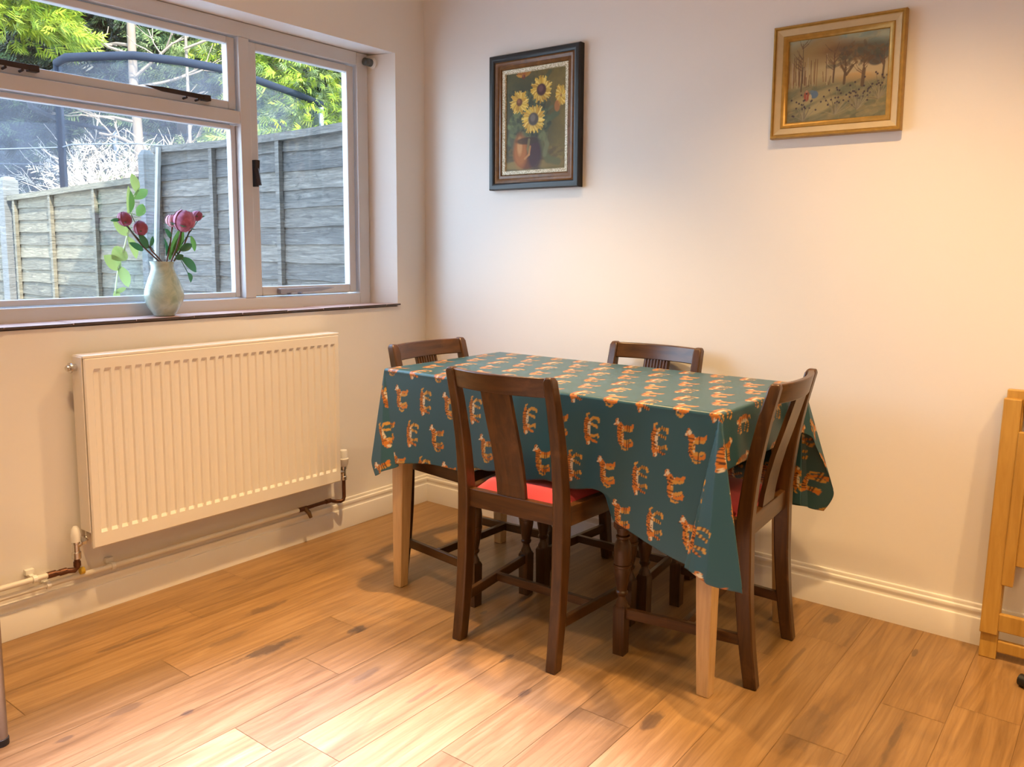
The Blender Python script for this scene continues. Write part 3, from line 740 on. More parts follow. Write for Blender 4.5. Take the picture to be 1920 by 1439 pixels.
# ================================================================== PAINTINGS
class Paint:
    def __init__(s, w, h, base):
        s.w, s.h = w, h; s.X, s.Y = np.meshgrid(np.linspace(0, 1, w), np.linspace(0, 1, h)); s.c = np.zeros((h, w, 3)); s.c[:] = base; s.asp = w/h; s.r = np.random.RandomState(11)
    def blend(s, m, col): m = np.clip(m, 0, 1)[..., None]; s.c = s.c*(1-m)+np.array(col)*m
    def ell(s, cx, cy, rx, ry, col, rot=0, a=1, soft=.25):
        dx, dy = s.X-cx, (s.Y-cy)/s.asp; ry = ry/s.asp
        x = dx*math.cos(rot)+dy*math.sin(rot); y = -dx*math.sin(rot)+dy*math.cos(rot); q = np.sqrt((x/rx)**2+(y/ry)**2)
        s.blend(np.clip((1+soft-q)/soft, 0, 1)*a, col)
    def line(s, pts, wd, col, a=1, soft=.5, w2=None):
        w2 = wd if w2 is None else w2
        for k, (p, q) in enumerate(zip(pts[:-1], pts[1:])):
            wk = lerp(wd, w2, k/max(1, len(pts)-2)); px, py, qx, qy = p[0], p[1]/s.asp, q[0], q[1]/s.asp
            Y = s.Y/s.asp; L2 = (qx-px)**2+(qy-py)**2+1e-9; t = np.clip(((s.X-px)*(qx-px)+(Y-py)*(qy-py))/L2, 0, 1)
            d = np.sqrt((s.X-px-t*(qx-px))**2+(Y-py-t*(qy-py))**2)/wk; s.blend(np.clip((1+soft-d)/soft, 0, 1)*a, col)
    def dab(s, n, box, size, cols, rot=None, a=.7):
        for _ in range(n):
            x, y = s.r.uniform(box[0], box[2]), s.r.uniform(box[1], box[3]); c = np.array(cols[s.r.randint(len(cols))])*s.r.uniform(.8, 1.2); rt = s.r.uniform(0, PI) if rot is None else rot+s.r.normal()*.25
            ln = size*s.r.uniform(.6, 1.5); d = (math.cos(rt)*ln, math.sin(rt)*ln*s.asp); s.line([(x, y), (x+d[0], y+d[1])], size*.22*s.r.uniform(.6, 1.4), c, a)
    def mesh(s, name, x0, x1, z0, z1, y, parent):
        xs = np.linspace(x0, x1, s.w); zs = np.linspace(z0, z1, s.h); P = np.zeros((s.h, s.w, 3)); P[..., 0] = xs[None]; P[..., 2] = zs[:, None]; P[..., 1] = y
        idx = np.arange(s.w*s.h).reshape(s.h, s.w); Fc = np.stack([idx[:-1, :-1], idx[:-1, 1:], idx[1:, 1:], idx[1:, :-1]], -1).reshape(-1, 4)
        me = bpy.data.meshes.new(name); me.from_pydata(P.reshape(-1, 3).tolist(), [], Fc.tolist()); me.update()
        at = me.color_attributes.new('pattern', 'FLOAT_COLOR', 'POINT'); at.data.foreach_set('color', np.concatenate([s.c.reshape(-1, 3), np.ones((s.w*s.h, 1))], 1).astype(np.float32).ravel())
        me.materials.append(OILP); o = bpy.data.objects.new(name, me); COL.objects.link(o); o.parent = parent; return o
def molding(mb, x0, x1, z0, z1, prof, yb):
    """prof: list of (inset from outer edge, depth out of the wall); mitred frame sweep"""
    rings = []
    for ins, d in prof: rings.append([(x0+ins, yb-d, z0+ins), (x1-ins, yb-d, z0+ins), (x1-ins, yb-d, z1-ins), (x0+ins, yb-d, z1-ins)])
    vs = [v for r in rings for v in r]; fs = []
    for i in range(len(rings)-1):
        for k in range(4): fs.append((i*4+k, i*4+(k+1) % 4, i*4+4+(k+1) % 4, i*4+4+k))
    mb.add(vs, fs); return mb
YB = -.001
# sunflowers
p1 = empty('framed_painting', (.6295, 0, 1.6875)); tag(p1, 'sunflower still life painting in a black and brown frame, nearest the window corner', 'painting')
def l1(o): o.location = -Vector(p1.location); return o
X0, X1, Z0, Z1 = .404, .856, 1.417, 1.9585
l1(molding(MB(), X0, X1, Z0, Z1, [(0, 0), (0, .026), (.004, .032), (.016, .033), (.025, .029), (.028, .022)], YB).build('outer_frame', BLACKF, p1, smooth=50))['label'] = 'black outer moulding'
l1(molding(MB(), X0, X1, Z0, Z1, [(.0275, .024), (.034, .028), (.044, .024), (.046, .020), (.056, .022), (.060, .017)], YB).build('inner_frame', BROWNF, p1, smooth=50))['label'] = 'brown stepped inner moulding'
l1(molding(MB(), X0, X1, Z0, Z1, [(.060, .014), (.062, .018), (.075, .016), (.078, .010)], YB).build('slip', SLIP, p1))['label'] = 'speckled pale gilt slip'
l1(MB().box(X0+.003, X1-.003, YB-.008, YB, Z0+.003, Z1-.003).build('backing', BACKING, p1))
S = Paint(300, 392, (.15, .115, .036))
S.dab(420, (0, 0, 1, 1), .09, [(.13, .10, .03), (.10, .085, .035), (.17, .125, .035), (.085, .075, .03)], a=.5)
S.ell(.85, .45, .22, .42, (.20, .145, .035), a=.6, soft=.8); S.ell(.15, .85, .25, .2, (.07, .075, .035), a=.7, soft=.9)
S.ell(.40, .48, .30, .28, (.045, .050, .026), a=.75, soft=.9); S.ell(.2, .3, .2, .25, (.06, .055, .03), a=.7, soft=.9)
S.dab(160, (.05, .05, .9, .25), .07, [(.15, .10, .03), (.20, .14, .04), (.11, .08, .03)], rot=.1, a=.5)
S.ell(.30, .055, .3, .035, (.27, .19, .06), a=.8, soft=.6); S.ell(.75, .06, .25, .03, (.22, .15, .05), a=.7, soft=.6)
for pts, wd, c in (([(.10, .52), (.2, .60), (.33, .62)], .03, (.13, .16, .06)), ([(.08, .30), (.12, .42), (.22, .47)], .04, (.11, .13, .06)), ([(.6, .55), (.72, .50), (.86, .55)], .03, (.08, .10, .045)),
                   ([(.58, .38), (.60, .22), (.72, .10), (.88, .07)], .035, (.12, .12, .045)), ([(.64, .36), (.70, .25), (.66, .15)], .025, (.17, .16, .07)), ([(.42, .66), (.40, .52), (.43, .40)], .012, (.10, .12, .05)),
                   ([(.62, .80), (.66, .90), (.74, .97)], .02, (.08, .09, .04)), ([(.26, .56), (.16, .50), (.06, .46)], .028, (.16, .19, .075)), ([(.5, .75), (.48, .58), (.46, .42)], .012, (.07, .09, .04)),
                   ([(.36, .80), (.38, .68), (.42, .55)], .011, (.11, .12, .05)), ([(.78, .62), (.66, .58), (.56, .50)], .014, (.10, .11, .05)), ([(.22, .18), (.14, .24), (.10, .34)], .03, (.09, .09, .05))): S.line(pts, wd, c, .9, .8)
S.dab(160, (.08, .3, .7, .8), .07, [(.10, .12, .05), (.05, .06, .03), (.14, .15, .06), (.03, .035, .025)], a=.55)
S.ell(.36, .175, .215, .155, (.15, .050, .016), soft=.1); S.ell(.25, .20, .085, .125, (.42, .15, .035), a=.85, soft=.7); S.ell(.24, .25, .03, .06, (.62, .33, .12), a=.7, soft=.9); S.ell(.50, .16, .09, .13, (.05, .022, .025), a=.9, soft=.6)
S.ell(.37, .30, .16, .03, (.05, .03, .015), a=.9, soft=.4); S.line([(.40, .31), (.38, .22), (.40, .16)], .016, (.20, .16, .06), .8); S.line([(.33, .12), (.40, .16), (.42, .24)], .012, (.48, .22, .07), .8)
def sunflower(cx, cy, r, cc, n=26, petal=((.62, .40, .05), (.72, .52, .12), (.50, .27, .03)), sq=1, rot=0, arc=(0, 2*PI), core=.42):
    for k in range(n*2):
        a = lerp(arc[0], arc[1], k/(n*2))+S.r.normal()*.07; q = r*S.r.uniform(.8, 1.12); dx, dy = math.cos(a)*q*sq, math.sin(a)*q
        x, y = dx*math.cos(rot)-dy*math.sin(rot), dx*math.sin(rot)+dy*math.cos(rot)
        S.line([(cx+x*.35, cy+y*.35*S.asp), (cx+x*.75, cy+y*.75*S.asp), (cx+x, cy+y*S.asp)], r*.11, np.array(petal[k % 3])*S.r.uniform(.75, 1.15), .95, .5, r*.045)
    S.ell(cx, cy, r*core*sq, r*core*S.asp, cc, rot, 1, .3); S.ell(cx-.01, cy+.012, r*core*.4*sq, r*core*.45*S.asp, np.array(cc)*1.9+.02, rot, .7, .8)
sunflower(.30, .95, .13, (.16, .05, .02), 16, ((.42, .16, .03), (.48, .24, .04), (.30, .08, .02)), 1, 0, (.1*PI, .95*PI), .2)
sunflower(.60, .80, .165, (.07, .025, .022)); sunflower(.23, .70, .150, (.15, .06, .02), 24, sq=1.0, rot=.5, core=.3); sunflower(.47, .515, .180, (.085, .07, .055), 28)
sunflower(.92, .72, .13, (.34, .16, .03), 16, sq=.65, rot=.1, core=.15); S.ell(.86, .62, .04, .05, (.40, .15, .04), a=.8)
l1(S.mesh('canvas', X0+.076, X1-.076, Z0+.076, Z1-.076, YB-.0105, p1))['label'] = 'sunflowers in a brown jug on an olive ground'
# winter landscape
p2 = empty('framed_painting', (1.816, 0, 1.718)); tag(p2, 'wooded winter landscape painting in a gilt and cream frame, the right-hand picture', 'painting')
def l2(o): o.location = -Vector(p2.location); return o
X0, X1, Z0, Z1 = 1.6135, 2.0205, 1.5405, 1.8955
l2(molding(MB(), X0, X1, Z0, Z1, [(0, 0), (0, .020), (.003, .027), (.008, .027), (.010, .023), (.013, .023)], YB).build('outer_frame', GOLD, p2, smooth=50))['label'] = 'gilt outer moulding'
l2(molding(MB(), X0, X1, Z0, Z1, [(.0128, .024), (.0155, .022), (.032, .018)], YB).build('flat', CREAMF, p2))['label'] = 'cream painted flat'
l2(molding(MB(), X0, X1, Z0, Z1, [(.0315, .018), (.034, .021), (.040, .020), (.043, .015), (.048, .014), (.050, .009)], YB).build('sight_edge', GOLD, p2, smooth=50))['label'] = 'gilt inner edge'
l2(MB().box(X0+.003, X1-.003, YB-.007, YB, Z0+.003, Z1-.003).build('backing', BACKING, p2))
S = Paint(300, 252, (.30, .24, .12))
S.ell(.5, 1.0, .8, .30, (.28, .32, .22), a=.9, soft=.6); S.ell(.8, 1.0, .4, .22, (.20, .30, .25), a=.8, soft=.8)
S.dab(150, (0, .72, 1, 1), .08, [(.30, .33, .24), (.24, .31, .26), (.34, .32, .20)], rot=.2, a=.5)
for cx, cy, rx, ry, c in ((.15, .72, .2, .16, (.27, .20, .085)), (.35, .78, .16, .18, (.30, .20, .075)), (.52, .72, .18, .15, (.22, .12, .05)), (.68, .72, .2, .13, (.15, .10, .05)), (.88, .72, .2, .12, (.10, .10, .07)), (.3, .60, .3, .12, (.33, .24, .10))): S.ell(cx, cy, rx, ry, c, a=.85, soft=.8)
S.ell(.55, .56, .45, .09, (.42, .33, .16), a=.9, soft=.7); S.ell(.80, .56, .28, .08, (.46, .36, .20), a=.8, soft=.7); S.ell(.88, .66, .07, .06, (.07, .07, .06), a=.9, soft=.3)
S.ell(.12, .42, .35, .035, (.44, .34, .14), a=.8, soft=.8); S.ell(.7, .47, .14, .05, (.52, .32, .12), a=.8, soft=.6)
S.ell(.5, .18, .8, .24, (.17, .16, .09), a=.9, soft=.5); S.dab(260, (0, 0, 1, .40), .07, [(.15, .15, .085), (.20, .18, .10), (.12, .13, .08), (.26, .21, .10)], rot=.3, a=.5)
S.ell(.35, .17, .14, .05, (.36, .30, .15), rot=.4, a=.8, soft=.7); S.ell(.25, .28, .2, .04, (.35, .29, .14), rot=.3, a=.7, soft=.8)
for k in range(46):
    x = S.r.uniform(.0, .5); z = S.r.uniform(.42, .5); hh = S.r.uniform(.1, .34); S.line([(x, z), (x+S.r.normal()*.008, z+hh)], .0035, np.array([(.14, .075, .04), (.40, .31, .18), (.20, .11, .05)][k % 3]), .8)
for x, z0_, z1_, wd in ((.145, .38, .95, .006), (.47, .45, .85, .006), (.58, .42, .78, .010), (.76, .38, .74, .014), (.95, .45, .8, .008)):
    S.line([(x, z0_), (x+.01, lerp(z0_, z1_, .5)), (x+.005, z1_)], wd, (.10, .07, .045), .9, .5, wd*.4)
    for k in range(9):
        zb = lerp(z0_, z1_, S.r.uniform(.35, .95)); dx = S.r.choice([-1, 1])*S.r.uniform(.03, .10); S.line([(x, zb), (x+dx*.6, zb+.05), (x+dx, zb+.11)], .0045, (.13, .08, .05), .7, .5, .002)
S.line([(.60, .52), (.66, .62), (.70, .66)], .010, (.11, .075, .04), .9, .5, .004); S.line([(.60, .52), (.55, .63), (.53, .70)], .009, (.12, .08, .045), .9, .5, .004)
S.dab(70, (.45, .62, .95, .85), .05, [(.12, .08, .05), (.18, .11, .05), (.08, .085, .06)], a=.5)
S.ell(.205, .315, .024, .055, (.30, .075, .045), a=.95, soft=.3); S.ell(.205, .37, .012, .016, (.36, .2, .12), soft=.3); S.ell(.285, .325, .036, .04, (.09, .15, .22), a=.95, soft=.3); S.ell(.26, .365, .02, .014, (.12, .17, .2), soft=.3); S.ell(.245, .30, .014, .03, (.45, .36, .2), a=.8)
for bx, bz in ((.18, .02), (.50, .06), (.72, .10), (.92, .2)):
    for k in range(20):
        a = PI/2+S.r.normal()*.55; ln = S.r.uniform(.12, .30); ex, ez = bx+math.cos(a)*ln*.8, bz+math.sin(a)*ln*1.1
        S.line([(bx, bz), ((bx+ex)/2+.01, (bz+ez)/2), (ex, ez)], .0035, [(.27, .24, .15), (.22, .20, .14), (.12, .10, .07)][k % 3], .6, .5, .002)
        S.ell(ex, ez, .008, .010, (.045, .035, .05), a=.9, soft=.4)
l2(S.mesh('canvas', X0+.048, X1-.048, Z0+.048, Z1-.048, YB-.0095, p2))['label'] = 'bare trees, two figures and berry bushes'

# ================================================================== VASE AND FLOWERS
VX, VY, VZ = -.055, -1.205, .932
va = empty('vase', (VX, VY, VZ)); tag(va, 'pale green glazed vase with raised leaf relief standing on the window sill', 'vase')
vp = [(.024, 0), (.033, .001), (.036, .006), (.049, .026), (.060, .050), (.0635, .070), (.0605, .092), (.051, .118), (.042, .142), (.0365, .158), (.0355, .170), (.0385, .182), (.040, .186), (.0375, .186), (.033, .172), (.032, .150)]
MB().lathe(vp, n=64, wob=lambda a, h: (.030*math.sin(5*a+h*26)*max(0, math.sin(h*17)) if h < .16 else .03*math.sin(5*a))).build('body', VASE, va, smooth=60)
def leaf(mb, base, d, ln, wd, nrm=(1, 0, 0), curl=.25, n=6):
    base = Vector(base); d = Vector(d).normalized(); nrm = Vector(nrm); side = d.cross(nrm).normalized(); nn = side.cross(d).normalized()
    vs = []; fs = []
    for i in range(n+1):
        t = i/n; w_ = wd*.5*math.sin(PI*min(1, t*.92+.06))**.8*(1 if t < 1 else .1); c = base+d*ln*t-nn*curl*ln*t*t
        vs += [c-side*w_+nn*w_*.35, c, c+side*w_+nn*w_*.35]
    for i in range(n):
        for k in (0, 1): fs.append((i*3+k, i*3+k+1, i*3+4+k, i*3+3+k))
    mb.add(vs, fs)
def V(px_y, z, x=VX): return Vector((x, px_y, z))
import itertools
def at_px(px, py, x):
    d = fw+rr*((px-960-PPX)/F_PX)-uu*((py-719.5-PPY)/F_PX); t = (x-CAM.x)/d.x; return CAM+d*t
def bloom(mb, c, r, up, petals, layers, open_=.5, seed=1):
    rn = random.Random(seed); c = Vector(c); up = Vector(up).normalized(); a0 = up.orthogonal().normalized(); b0 = up.cross(a0)
    for ly in range(layers):
        rad = r*(1-.16*ly); n = petals
        for k in range(n):
            ph = 2*PI*(k+.5*(ly % 2))/n+rn.uniform(-.15, .15); vs = []; fs = []; m = 7
            for i in range(m):
                t = i/(m-1); el = lerp(-PI/2, PI*(.44-.10*open_)+rn.uniform(-.05, .05), t)
                for j in range(5):
                    q = (j-2)/2; az = ph+q*PI/n*1.35*(math.cos(el*.5)); rr_ = rad*(1+.05*math.cos(3*q+k))
                    vs.append(c+(a0*math.cos(az)+b0*math.sin(az))*rr_*math.cos(el)+up*rr_*math.sin(el)*1.05)
            for i in range(m-1):
                for j in range(4): fs.append((i*5+j, i*5+j+1, i*5+6+j, i*5+5+j))
            mb.add(vs, fs)
FL = [('dark pink peony bud at the far left of the vase bouquet', (233, 411), .023, PETALD, 'bud', (305, 497), -.06, (-.35, .94)),
      ('dark pink peony bud low in the bouquet, second from the left', (263, 428), .0235, PETALD, 'bud', (309, 497), -.045, (-.2, .98)),
      ('half hidden pale pink peony behind the large bloom', (322, 414), .021, PETALL, 'bloom', (311, 497), -.08, (-.1, 1)),
      ('large round pink peony bloom, the biggest flower in the vase', (345, 414), .037, PETAL, 'bloom', (318, 497), -.05, (.25, .97)),
      ('small dark peony bud at the far right of the vase bouquet', (369, 405), .0185, PETALD, 'bud', (322, 497), -.075, (.6, .8))]
LEAVES = {0: [((268, 470), (-.8, .5), .05, .022, 1), ((225, 412), (-.9, -.1), .03, .012, 1), ((244, 398), (.1, .8), .07, .022, 0)], 1: [((276, 466), (-.4, .8), .055, .024, 1), ((282, 462), (.25, .8), .035, .014, 1)],
          2: [((318, 487), (.35, .9), .12, .030, 0), ((322, 480), (.45, .8), .10, .026, 0), ((320, 448), (-.4, .9), .04, .02, 1), ((312, 480), (.05, 1), .06, .016, 1)],
          3: [((338, 470), (.7, .4), .05, .026, 1), ((330, 486), (.55, .3), .03, .02, 1), ((340, 484), (.85, -.65), .075, .036, 1), ((352, 512), (.4, -.9), .035, .024, 1)], 4: [((358, 443), (.25, -1), .055, .018, 0), ((375, 408), (.9, .35), .02, .006, 1)]}
for i, (lb, px, r, mat, kind, mouth, x, up) in enumerate(FL):
    x += -.005; c = at_px(*px, x); base = Vector((VX+(x-VX)*.3, VY+(mouth[0]-313)*.0016, VZ+.05)); mo = at_px(*mouth, VX+(x-VX)*.4)
    root = empty('peony', c); tag(root, lb, 'flower', 'peonies in the vase')
    upv = Vector((.12, up[0], up[1]))
    def rel(o): o.location = -Vector(root.location); return o
    st_ = MB(); end = c-upv.normalized()*r*.9; mid = lerp(mo, end, .5)+Vector((0, (end-mo).y*.06, -.004))
    st_.tube([base, mo, mid, end], [.0032, .0032, .0030, .0034], 8); rel(st_.build('stem', STEM, root, smooth=60))
    h = MB()
    if kind == 'bud': bloom(h, c, r, upv, 5, 3, 0, i)
    else: bloom(h, c, r, upv, 7, 4, 1, i)
    rel(h.build('bloom' if kind == 'bloom' else 'bud', mat, root, smooth=60, recalc=False))
    sp = MB()
    for k in range(5):
        a = 2*PI*k/5; a0 = upv.orthogonal().normalized(); b0 = upv.normalized().cross(a0); d = (a0*math.cos(a)+b0*math.sin(a))
        leaf(sp, c-upv.normalized()*r*1.0, d+upv.normalized()*.5, r*1.35, r*.8, upv, .1 if kind == 'bloom' else -.2, 4)
    rel(sp.build('sepals', LEAF_B, root, recalc=False))
    for j, (lpx, d2, ln, wd, dk_) in enumerate(LEAVES.get(i, [])):
        m = MB(); b = at_px(*lpx, x+.005); 
        leaf(m, b, (.15, d2[0], d2[1]), ln, wd, (1, .2*(j-1), .2), .25, 7)
        m.tube([lerp(mo, end, .45) if j else lerp(mo, end, .6), b], .0013, 6)
        rel(m.build('leaf', LEAF_B if dk_ else LEAF_F, root, recalc=False, smooth=80))

# ================================================================== FOLDED CHAIR AT THE RIGHT, STOOL LEG, BLACK FOOT
fc = empty('folding_chair', (2.55, -.08, 0)); tag(fc, 'folded light varnished wooden chair leaning on the wall at the right edge', 'chair')
def lf(o): o.location = -Vector(fc.location); return o
def lean(z): return -.085+.045*(z/.78)       # y of the front frame
for xa in (2.337, 2.708):
    o = MB(); wd = .046
    o.add([(xa, lean(.07)-.012, .075), (xa+wd, lean(.07)-.012, .075), (xa+wd, lean(.07)+.012, .075), (xa, lean(.07)+.012, .075), (xa+.013, lean(.76)-.012, .762), (xa+.013+wd, lean(.76)-.012, .762), (xa+.013+wd, lean(.76)+.012, .762), (xa+.013, lean(.76)+.012, .762)],
          [(0, 3, 2, 1), (4, 5, 6, 7), (0, 1, 5, 4), (1, 2, 6, 5), (2, 3, 7, 6), (3, 0, 4, 7)])
    lf(o.build('front_leg', BEECH, fc, bevel=.003))
    o = MB(); o.add([(xa+.001, -.088, 0), (xa+wd, -.088, 0), (xa+wd, -.062, 0), (xa+.001, -.062, 0), (xa+.018, -.032, .786), (xa+.018+wd, -.032, .786), (xa+.018+wd, -.008, .786), (xa+.018, -.008, .786)],
          [(0, 3, 2, 1), (4, 5, 6, 7), (0, 1, 5, 4), (1, 2, 6, 5), (2, 3, 7, 6), (3, 0, 4, 7)])
    lf(o.build('rear_leg', BEECH, fc, bevel=.003))
for xa in (2.391, 2.666):
    lf(MB().bar((xa+.006, -.078, .225), (xa+.018, -.055, .672), .030, .020, (0, 1, 0)).build('seat_bearer', BEECH, fc, bevel=.003))
for k in range(5): xa = 2.430+.050*k; lf(MB().bar((xa, -.070, .285), (xa+.012, -.05, .66), .036, .012, (0, 1, 0)).build('seat_slat', BEECH, fc, bevel=.002))
rl = lf(MB().box(2.383, 2.708, -.090, -.072, .088, .140).build('lower_rail', BEECH, fc, bevel=.003))
lf(MB().box(2.383, 2.708, -.084, -.066, .022, .058).build('foot_rail', BEECH, fc, bevel=.004))
lf(MB().box(2.40, 2.70, -.040, -.012, .72, .785).build('back_rail', BEECH, fc, bevel=.004))
lf(MB().box(2.40, 2.70, -.058, -.046, .36, .38).build('seat_batten', BEECH, fc))

sl = empty('bar_stool', (.43, -2.14, 0)); tag(sl, 'metal bar stool with black-capped tubular leg cut off by the left edge of the frame', 'stool')
for sx, sy in ((1, 1), (1, -1), (-1, 1), (-1, -1)):
    lg = MB().tube([(sx*.143, sy*.155, .012), (sx*.143, sy*.155, .62)], .0145, 16).build('leg', plain('brushed_steel', (.36, .33, .30), .35, .9) if sx == 1 and sy == 1 else bpy.data.materials['brushed_steel'], sl, smooth=50)
    MB().lathe([(.015, 0), (.0165, .002), (.0165, .017), (.0148, .018)], (sx*.143, sy*.155, 0), 16).build('foot_cap', BLACK, lg, smooth=40)
MB().lathe([(.185, .615), (.204, .620), (.206, .638), (.195, .655), (.0, .662)], n=32).build('seat', BLACK, sl, smooth=40)
ft = empty('stand', (2.65, -.30, 0)); tag(ft, 'black-footed stand on the floor by the folded chair, cut off by the right edge', 'stand')
MB().tube([(-.19, .095, .017), (.25, -.12, .017)], .013, 14).build('base_bar', STEEL, ft, smooth=50)
for s, q in ((-1, (-.192, .096)), (1, (.25, -.12))):
    dx, dy = (q[0]*.0, 0); MB().tube([(q[0]-s*.0, q[1], .017), (q[0]+(.03 if s < 0 else -.03), q[1]+(-.0147 if s < 0 else .0147), .017)], .0165, 14).build('foot', BLACK, ft, smooth=40)
MB().tube([(.03, -.012, .017), (.03, -.012, .75)], .013, 14).build('post', STEEL, ft, smooth=50)

# ================================================================== GARDEN
struct(MB().box(-40, XO, -25, 30, -.4, -.2).build('ground', GROUND)).name = 'floor_3'
FYC = .50
def fence_panel(xa, xb, za, zb, mat, label, battens, curve=0, sag=None):
    root = empty('garden_fence', ((xa+xb)/2, FYC, -.2)); tag(root, label, 'fence', 'fence panels along the garden')
    def rl_(o): o.location = -Vector(root.location); return o
    def top(x): t = (x-xa)/(xb-xa); return lerp(za, zb, t)-curve*4*t*(1-t)
    rn = random.Random(int(abs(xa)*100)); m = MB(); z = -.15; k = 0
    zmax = min(za, zb)-curve
    while z < max(za, zb)-.05:
        h = .112; n = 24; vs = []; fs = []; ph = rn.uniform(0, 6); amp = rn.uniform(.006, .016)
        for i in range(n+1):
            x = lerp(xa, xb, i/n); wv = amp*math.sin(x*5.5+ph)+.5*amp*math.sin(x*13+ph*2)
            zt = min(z+h+wv+.034, top(x)-.01); zb_ = min(z+.3*amp*math.sin(x*7+ph), zt-.004)
            vs += [(x, FYC-.024, zb_), (x, FYC-.010, zt), (x, FYC-.004, zt), (x, FYC-.006, zb_)]
        for i in range(n):
            for q in range(4): fs.append((i*4+q, i*4+(q+1) % 4, i*4+4+(q+1) % 4, i*4+4+q))
        fs += [(0, 1, 2, 3), (n*4+3, n*4+2, n*4+1, n*4)]
        m.add(vs, fs); z += h*rn.uniform(.93, 1.05); k += 1
    rl_(m.build('boards', mat, root))
    for bx in battens: rl_(MB().box(bx-.019, bx+.019, FYC-.052, FYC-.024, -.18, top(bx)-.03).build('batten', mat, root))
    t = MB(); n = 12; vs = []; fs = []
    for i in range(n+1):
        x = lerp(xa, xb, i/n); zt = top(x); vs += [(x, FYC-.056, zt-.045), (x, FYC-.056, zt), (x, FYC+.02, zt+.004), (x, FYC+.02, zt-.045)]
    for i in range(n):
        for q in range(4): fs.append((i*4+q, i*4+(q+1) % 4, i*4+4+(q+1) % 4, i*4+4+q))
    fs += [(0, 1, 2, 3), (n*4+3, n*4+2, n*4+1, n*4)]
    rl_(t.add(vs, fs).build('top_rail', mat, root)); return root
def fence_post(x, z, label, wd=.10):
    m = MB(); y = FYC-.01
    m.sweep_rect([((x, y, -.3), wd/2, wd/2), ((x, y, z-.04), wd/2, wd/2), ((x, y, z), wd/2*.55, wd/2*.55)])
    o = m.build('fence_post', POST, bevel=.004); tag(o, label, 'fence post', 'posts of the garden fence'); return o
def fx(px, py, y=FYC): 
    d = fw+rr*((px-960-PPX)/F_PX)-uu*((py-719.5-PPY)/F_PX); t = (y-CAM.y)/d.y; return CAM+d*t
pr1 = fx(640, 235); pr0 = fx(300, 275); pm = fx(470, 258)
BX = [fx(408, 330).x, fx(533, 330).x, pr0.x+.02]
fence_panel(pr0.x-.03, pr1.x+.9, pr0.z, pr1.z+.04, FENCE, 'tall grey weathered fence panel at the right of the view, behind the mullion', BX+[2*BX[1]-BX[0]], curve=.035)
q0, q1 = fx(25, 368), fx(262, 333)
fence_panel(q0.x, q1.x+.05, q0.z, q1.z, FENCE2, 'lower fence panel with warm-toned pale top rail in the middle of the view', [fx(a, 440).x for a in (40, 107, 190)]+[], curve=.0)
fence_panel(q0.x-2.4, q0.x-.14, q0.z-.12, q0.z-.08, FENCE2, 'fence panel at the far left, beyond the left post', [q0.x-.8, q0.x-1.6])
pa = fx(276, 282); pb_ = fx(16, 332)
fence_post(pa.x, pa.z, 'square fence post between the tall and the lower panel, behind the flowers', .085); fence_post(pb_.x, pb_.z, 'square fence post with pyramid top at the left edge of the window', .13)
sl1, sl2 = fx(297, 276, .43), fx(284, 440, .43)
o = MB().bar(sl1, sl2-Vector((.0, 0, .6)), .035, .022, (0, 1, 0)).build('loose_batten', plain('pale_batten', (.22, .21, .19), .85, var=.25, scale=20)); tag(o, 'loose pale batten leaning against the fence post behind the vase', 'batten')

# climbing vine just outside the glass
vn = empty('climbing_vine', (-.42, -1.6, .2)); tag(vn, 'trailing vine with pale green leaves outside the window, left of the vase', 'vine')
XV = -.42
vpts = [at_px(*q, XV) for q in ((214, 600), (214, 560), (222, 500), (234, 460), (241, 430), (246, 400), (250, 370), (262, 350))]
def rv(o): o.location = -Vector(vn.location); return o
low = Vector((XV, vpts[0].y, -.2))
rv(MB().tube([low]+vpts, .0028, 6).build('stem', VSTEM, vn, smooth=60))
for k, (q, d, ln, wd, mt) in enumerate((((234, 470), (-.35, -.2), .07, .085, 0), ((240, 440), (-.5, .5), .08, .075, 0), ((240, 445), (.3, -.7), .10, .05, 0), ((224, 505), (-.5, .5), .085, .075, 0), ((222, 500), (.4, -.8), .10, .06, 0), ((216, 545), (.1, -1), .05, .04, 0), ((214, 550), (.9, .4), .06, .025, 0), ((240, 400), (.1, 1), .12, .028, 0),
                                      ((250, 372), (.8, .5), .08, .05, 1), ((256, 360), (-.2, 1), .08, .045, 0), ((258, 405), (.3, .6), .06, .05, 1), ((262, 420), (.2, -.8), .06, .04, 1))):
    m = MB(); b = at_px(*q, XV); leaf(m, b, (.1, d[0], d[1]), ln*.85, wd*.72, (1, .15*(k % 3-1), .25), .2, 8)
    st0 = min(vpts, key=lambda v: (v-b).length); m.tube([st0, b], .0015, 5)
    rv(m.build('leaf', LEAF_V if mt == 0 else LEAF_F, vn, recalc=False, smooth=80))

# trampoline behind the fence
TRZ = 3.0
tp_ = empty('trampoline', (-6.7, 2.7, -.2)); tag(tp_, 'trampoline with blue-grey padded poles and safety netting beyond the fence', 'trampoline')
def rt(o): o.location = -Vector(tp_.location); return o
near = [at_px(105, 122, -6.32)]
def ring_pt(px, py):
    d = fw+rr*((px-960-PPX)/F_PX)-uu*((py-719.5-PPY)/F_PX); t = (TRZ-CAM.z)/d.z; return CAM+d*t
near = [ring_pt(*q) for q in ((107, 118), (125, 108), (170, 106), (250, 104), (340, 115), (420, 130), (490, 153), (560, 178), (602, 196))]
far = [ring_pt(*q) for q in ((608, 207), (590, 210), (560, 218), (475, 214))]+[v+Vector((0, 0, -.30)) for v in [Vector((-8.3, 3.6, TRZ)), Vector((-8.5, 2.8, TRZ)), Vector((-8.2, 2.0, TRZ)), Vector((-7.4, 1.35, TRZ)), Vector((-6.7, 1.05, TRZ))]]
rt(MB().tube(near, .042, 10).build('padded_rail', FOAM, tp_, smooth=60)); 
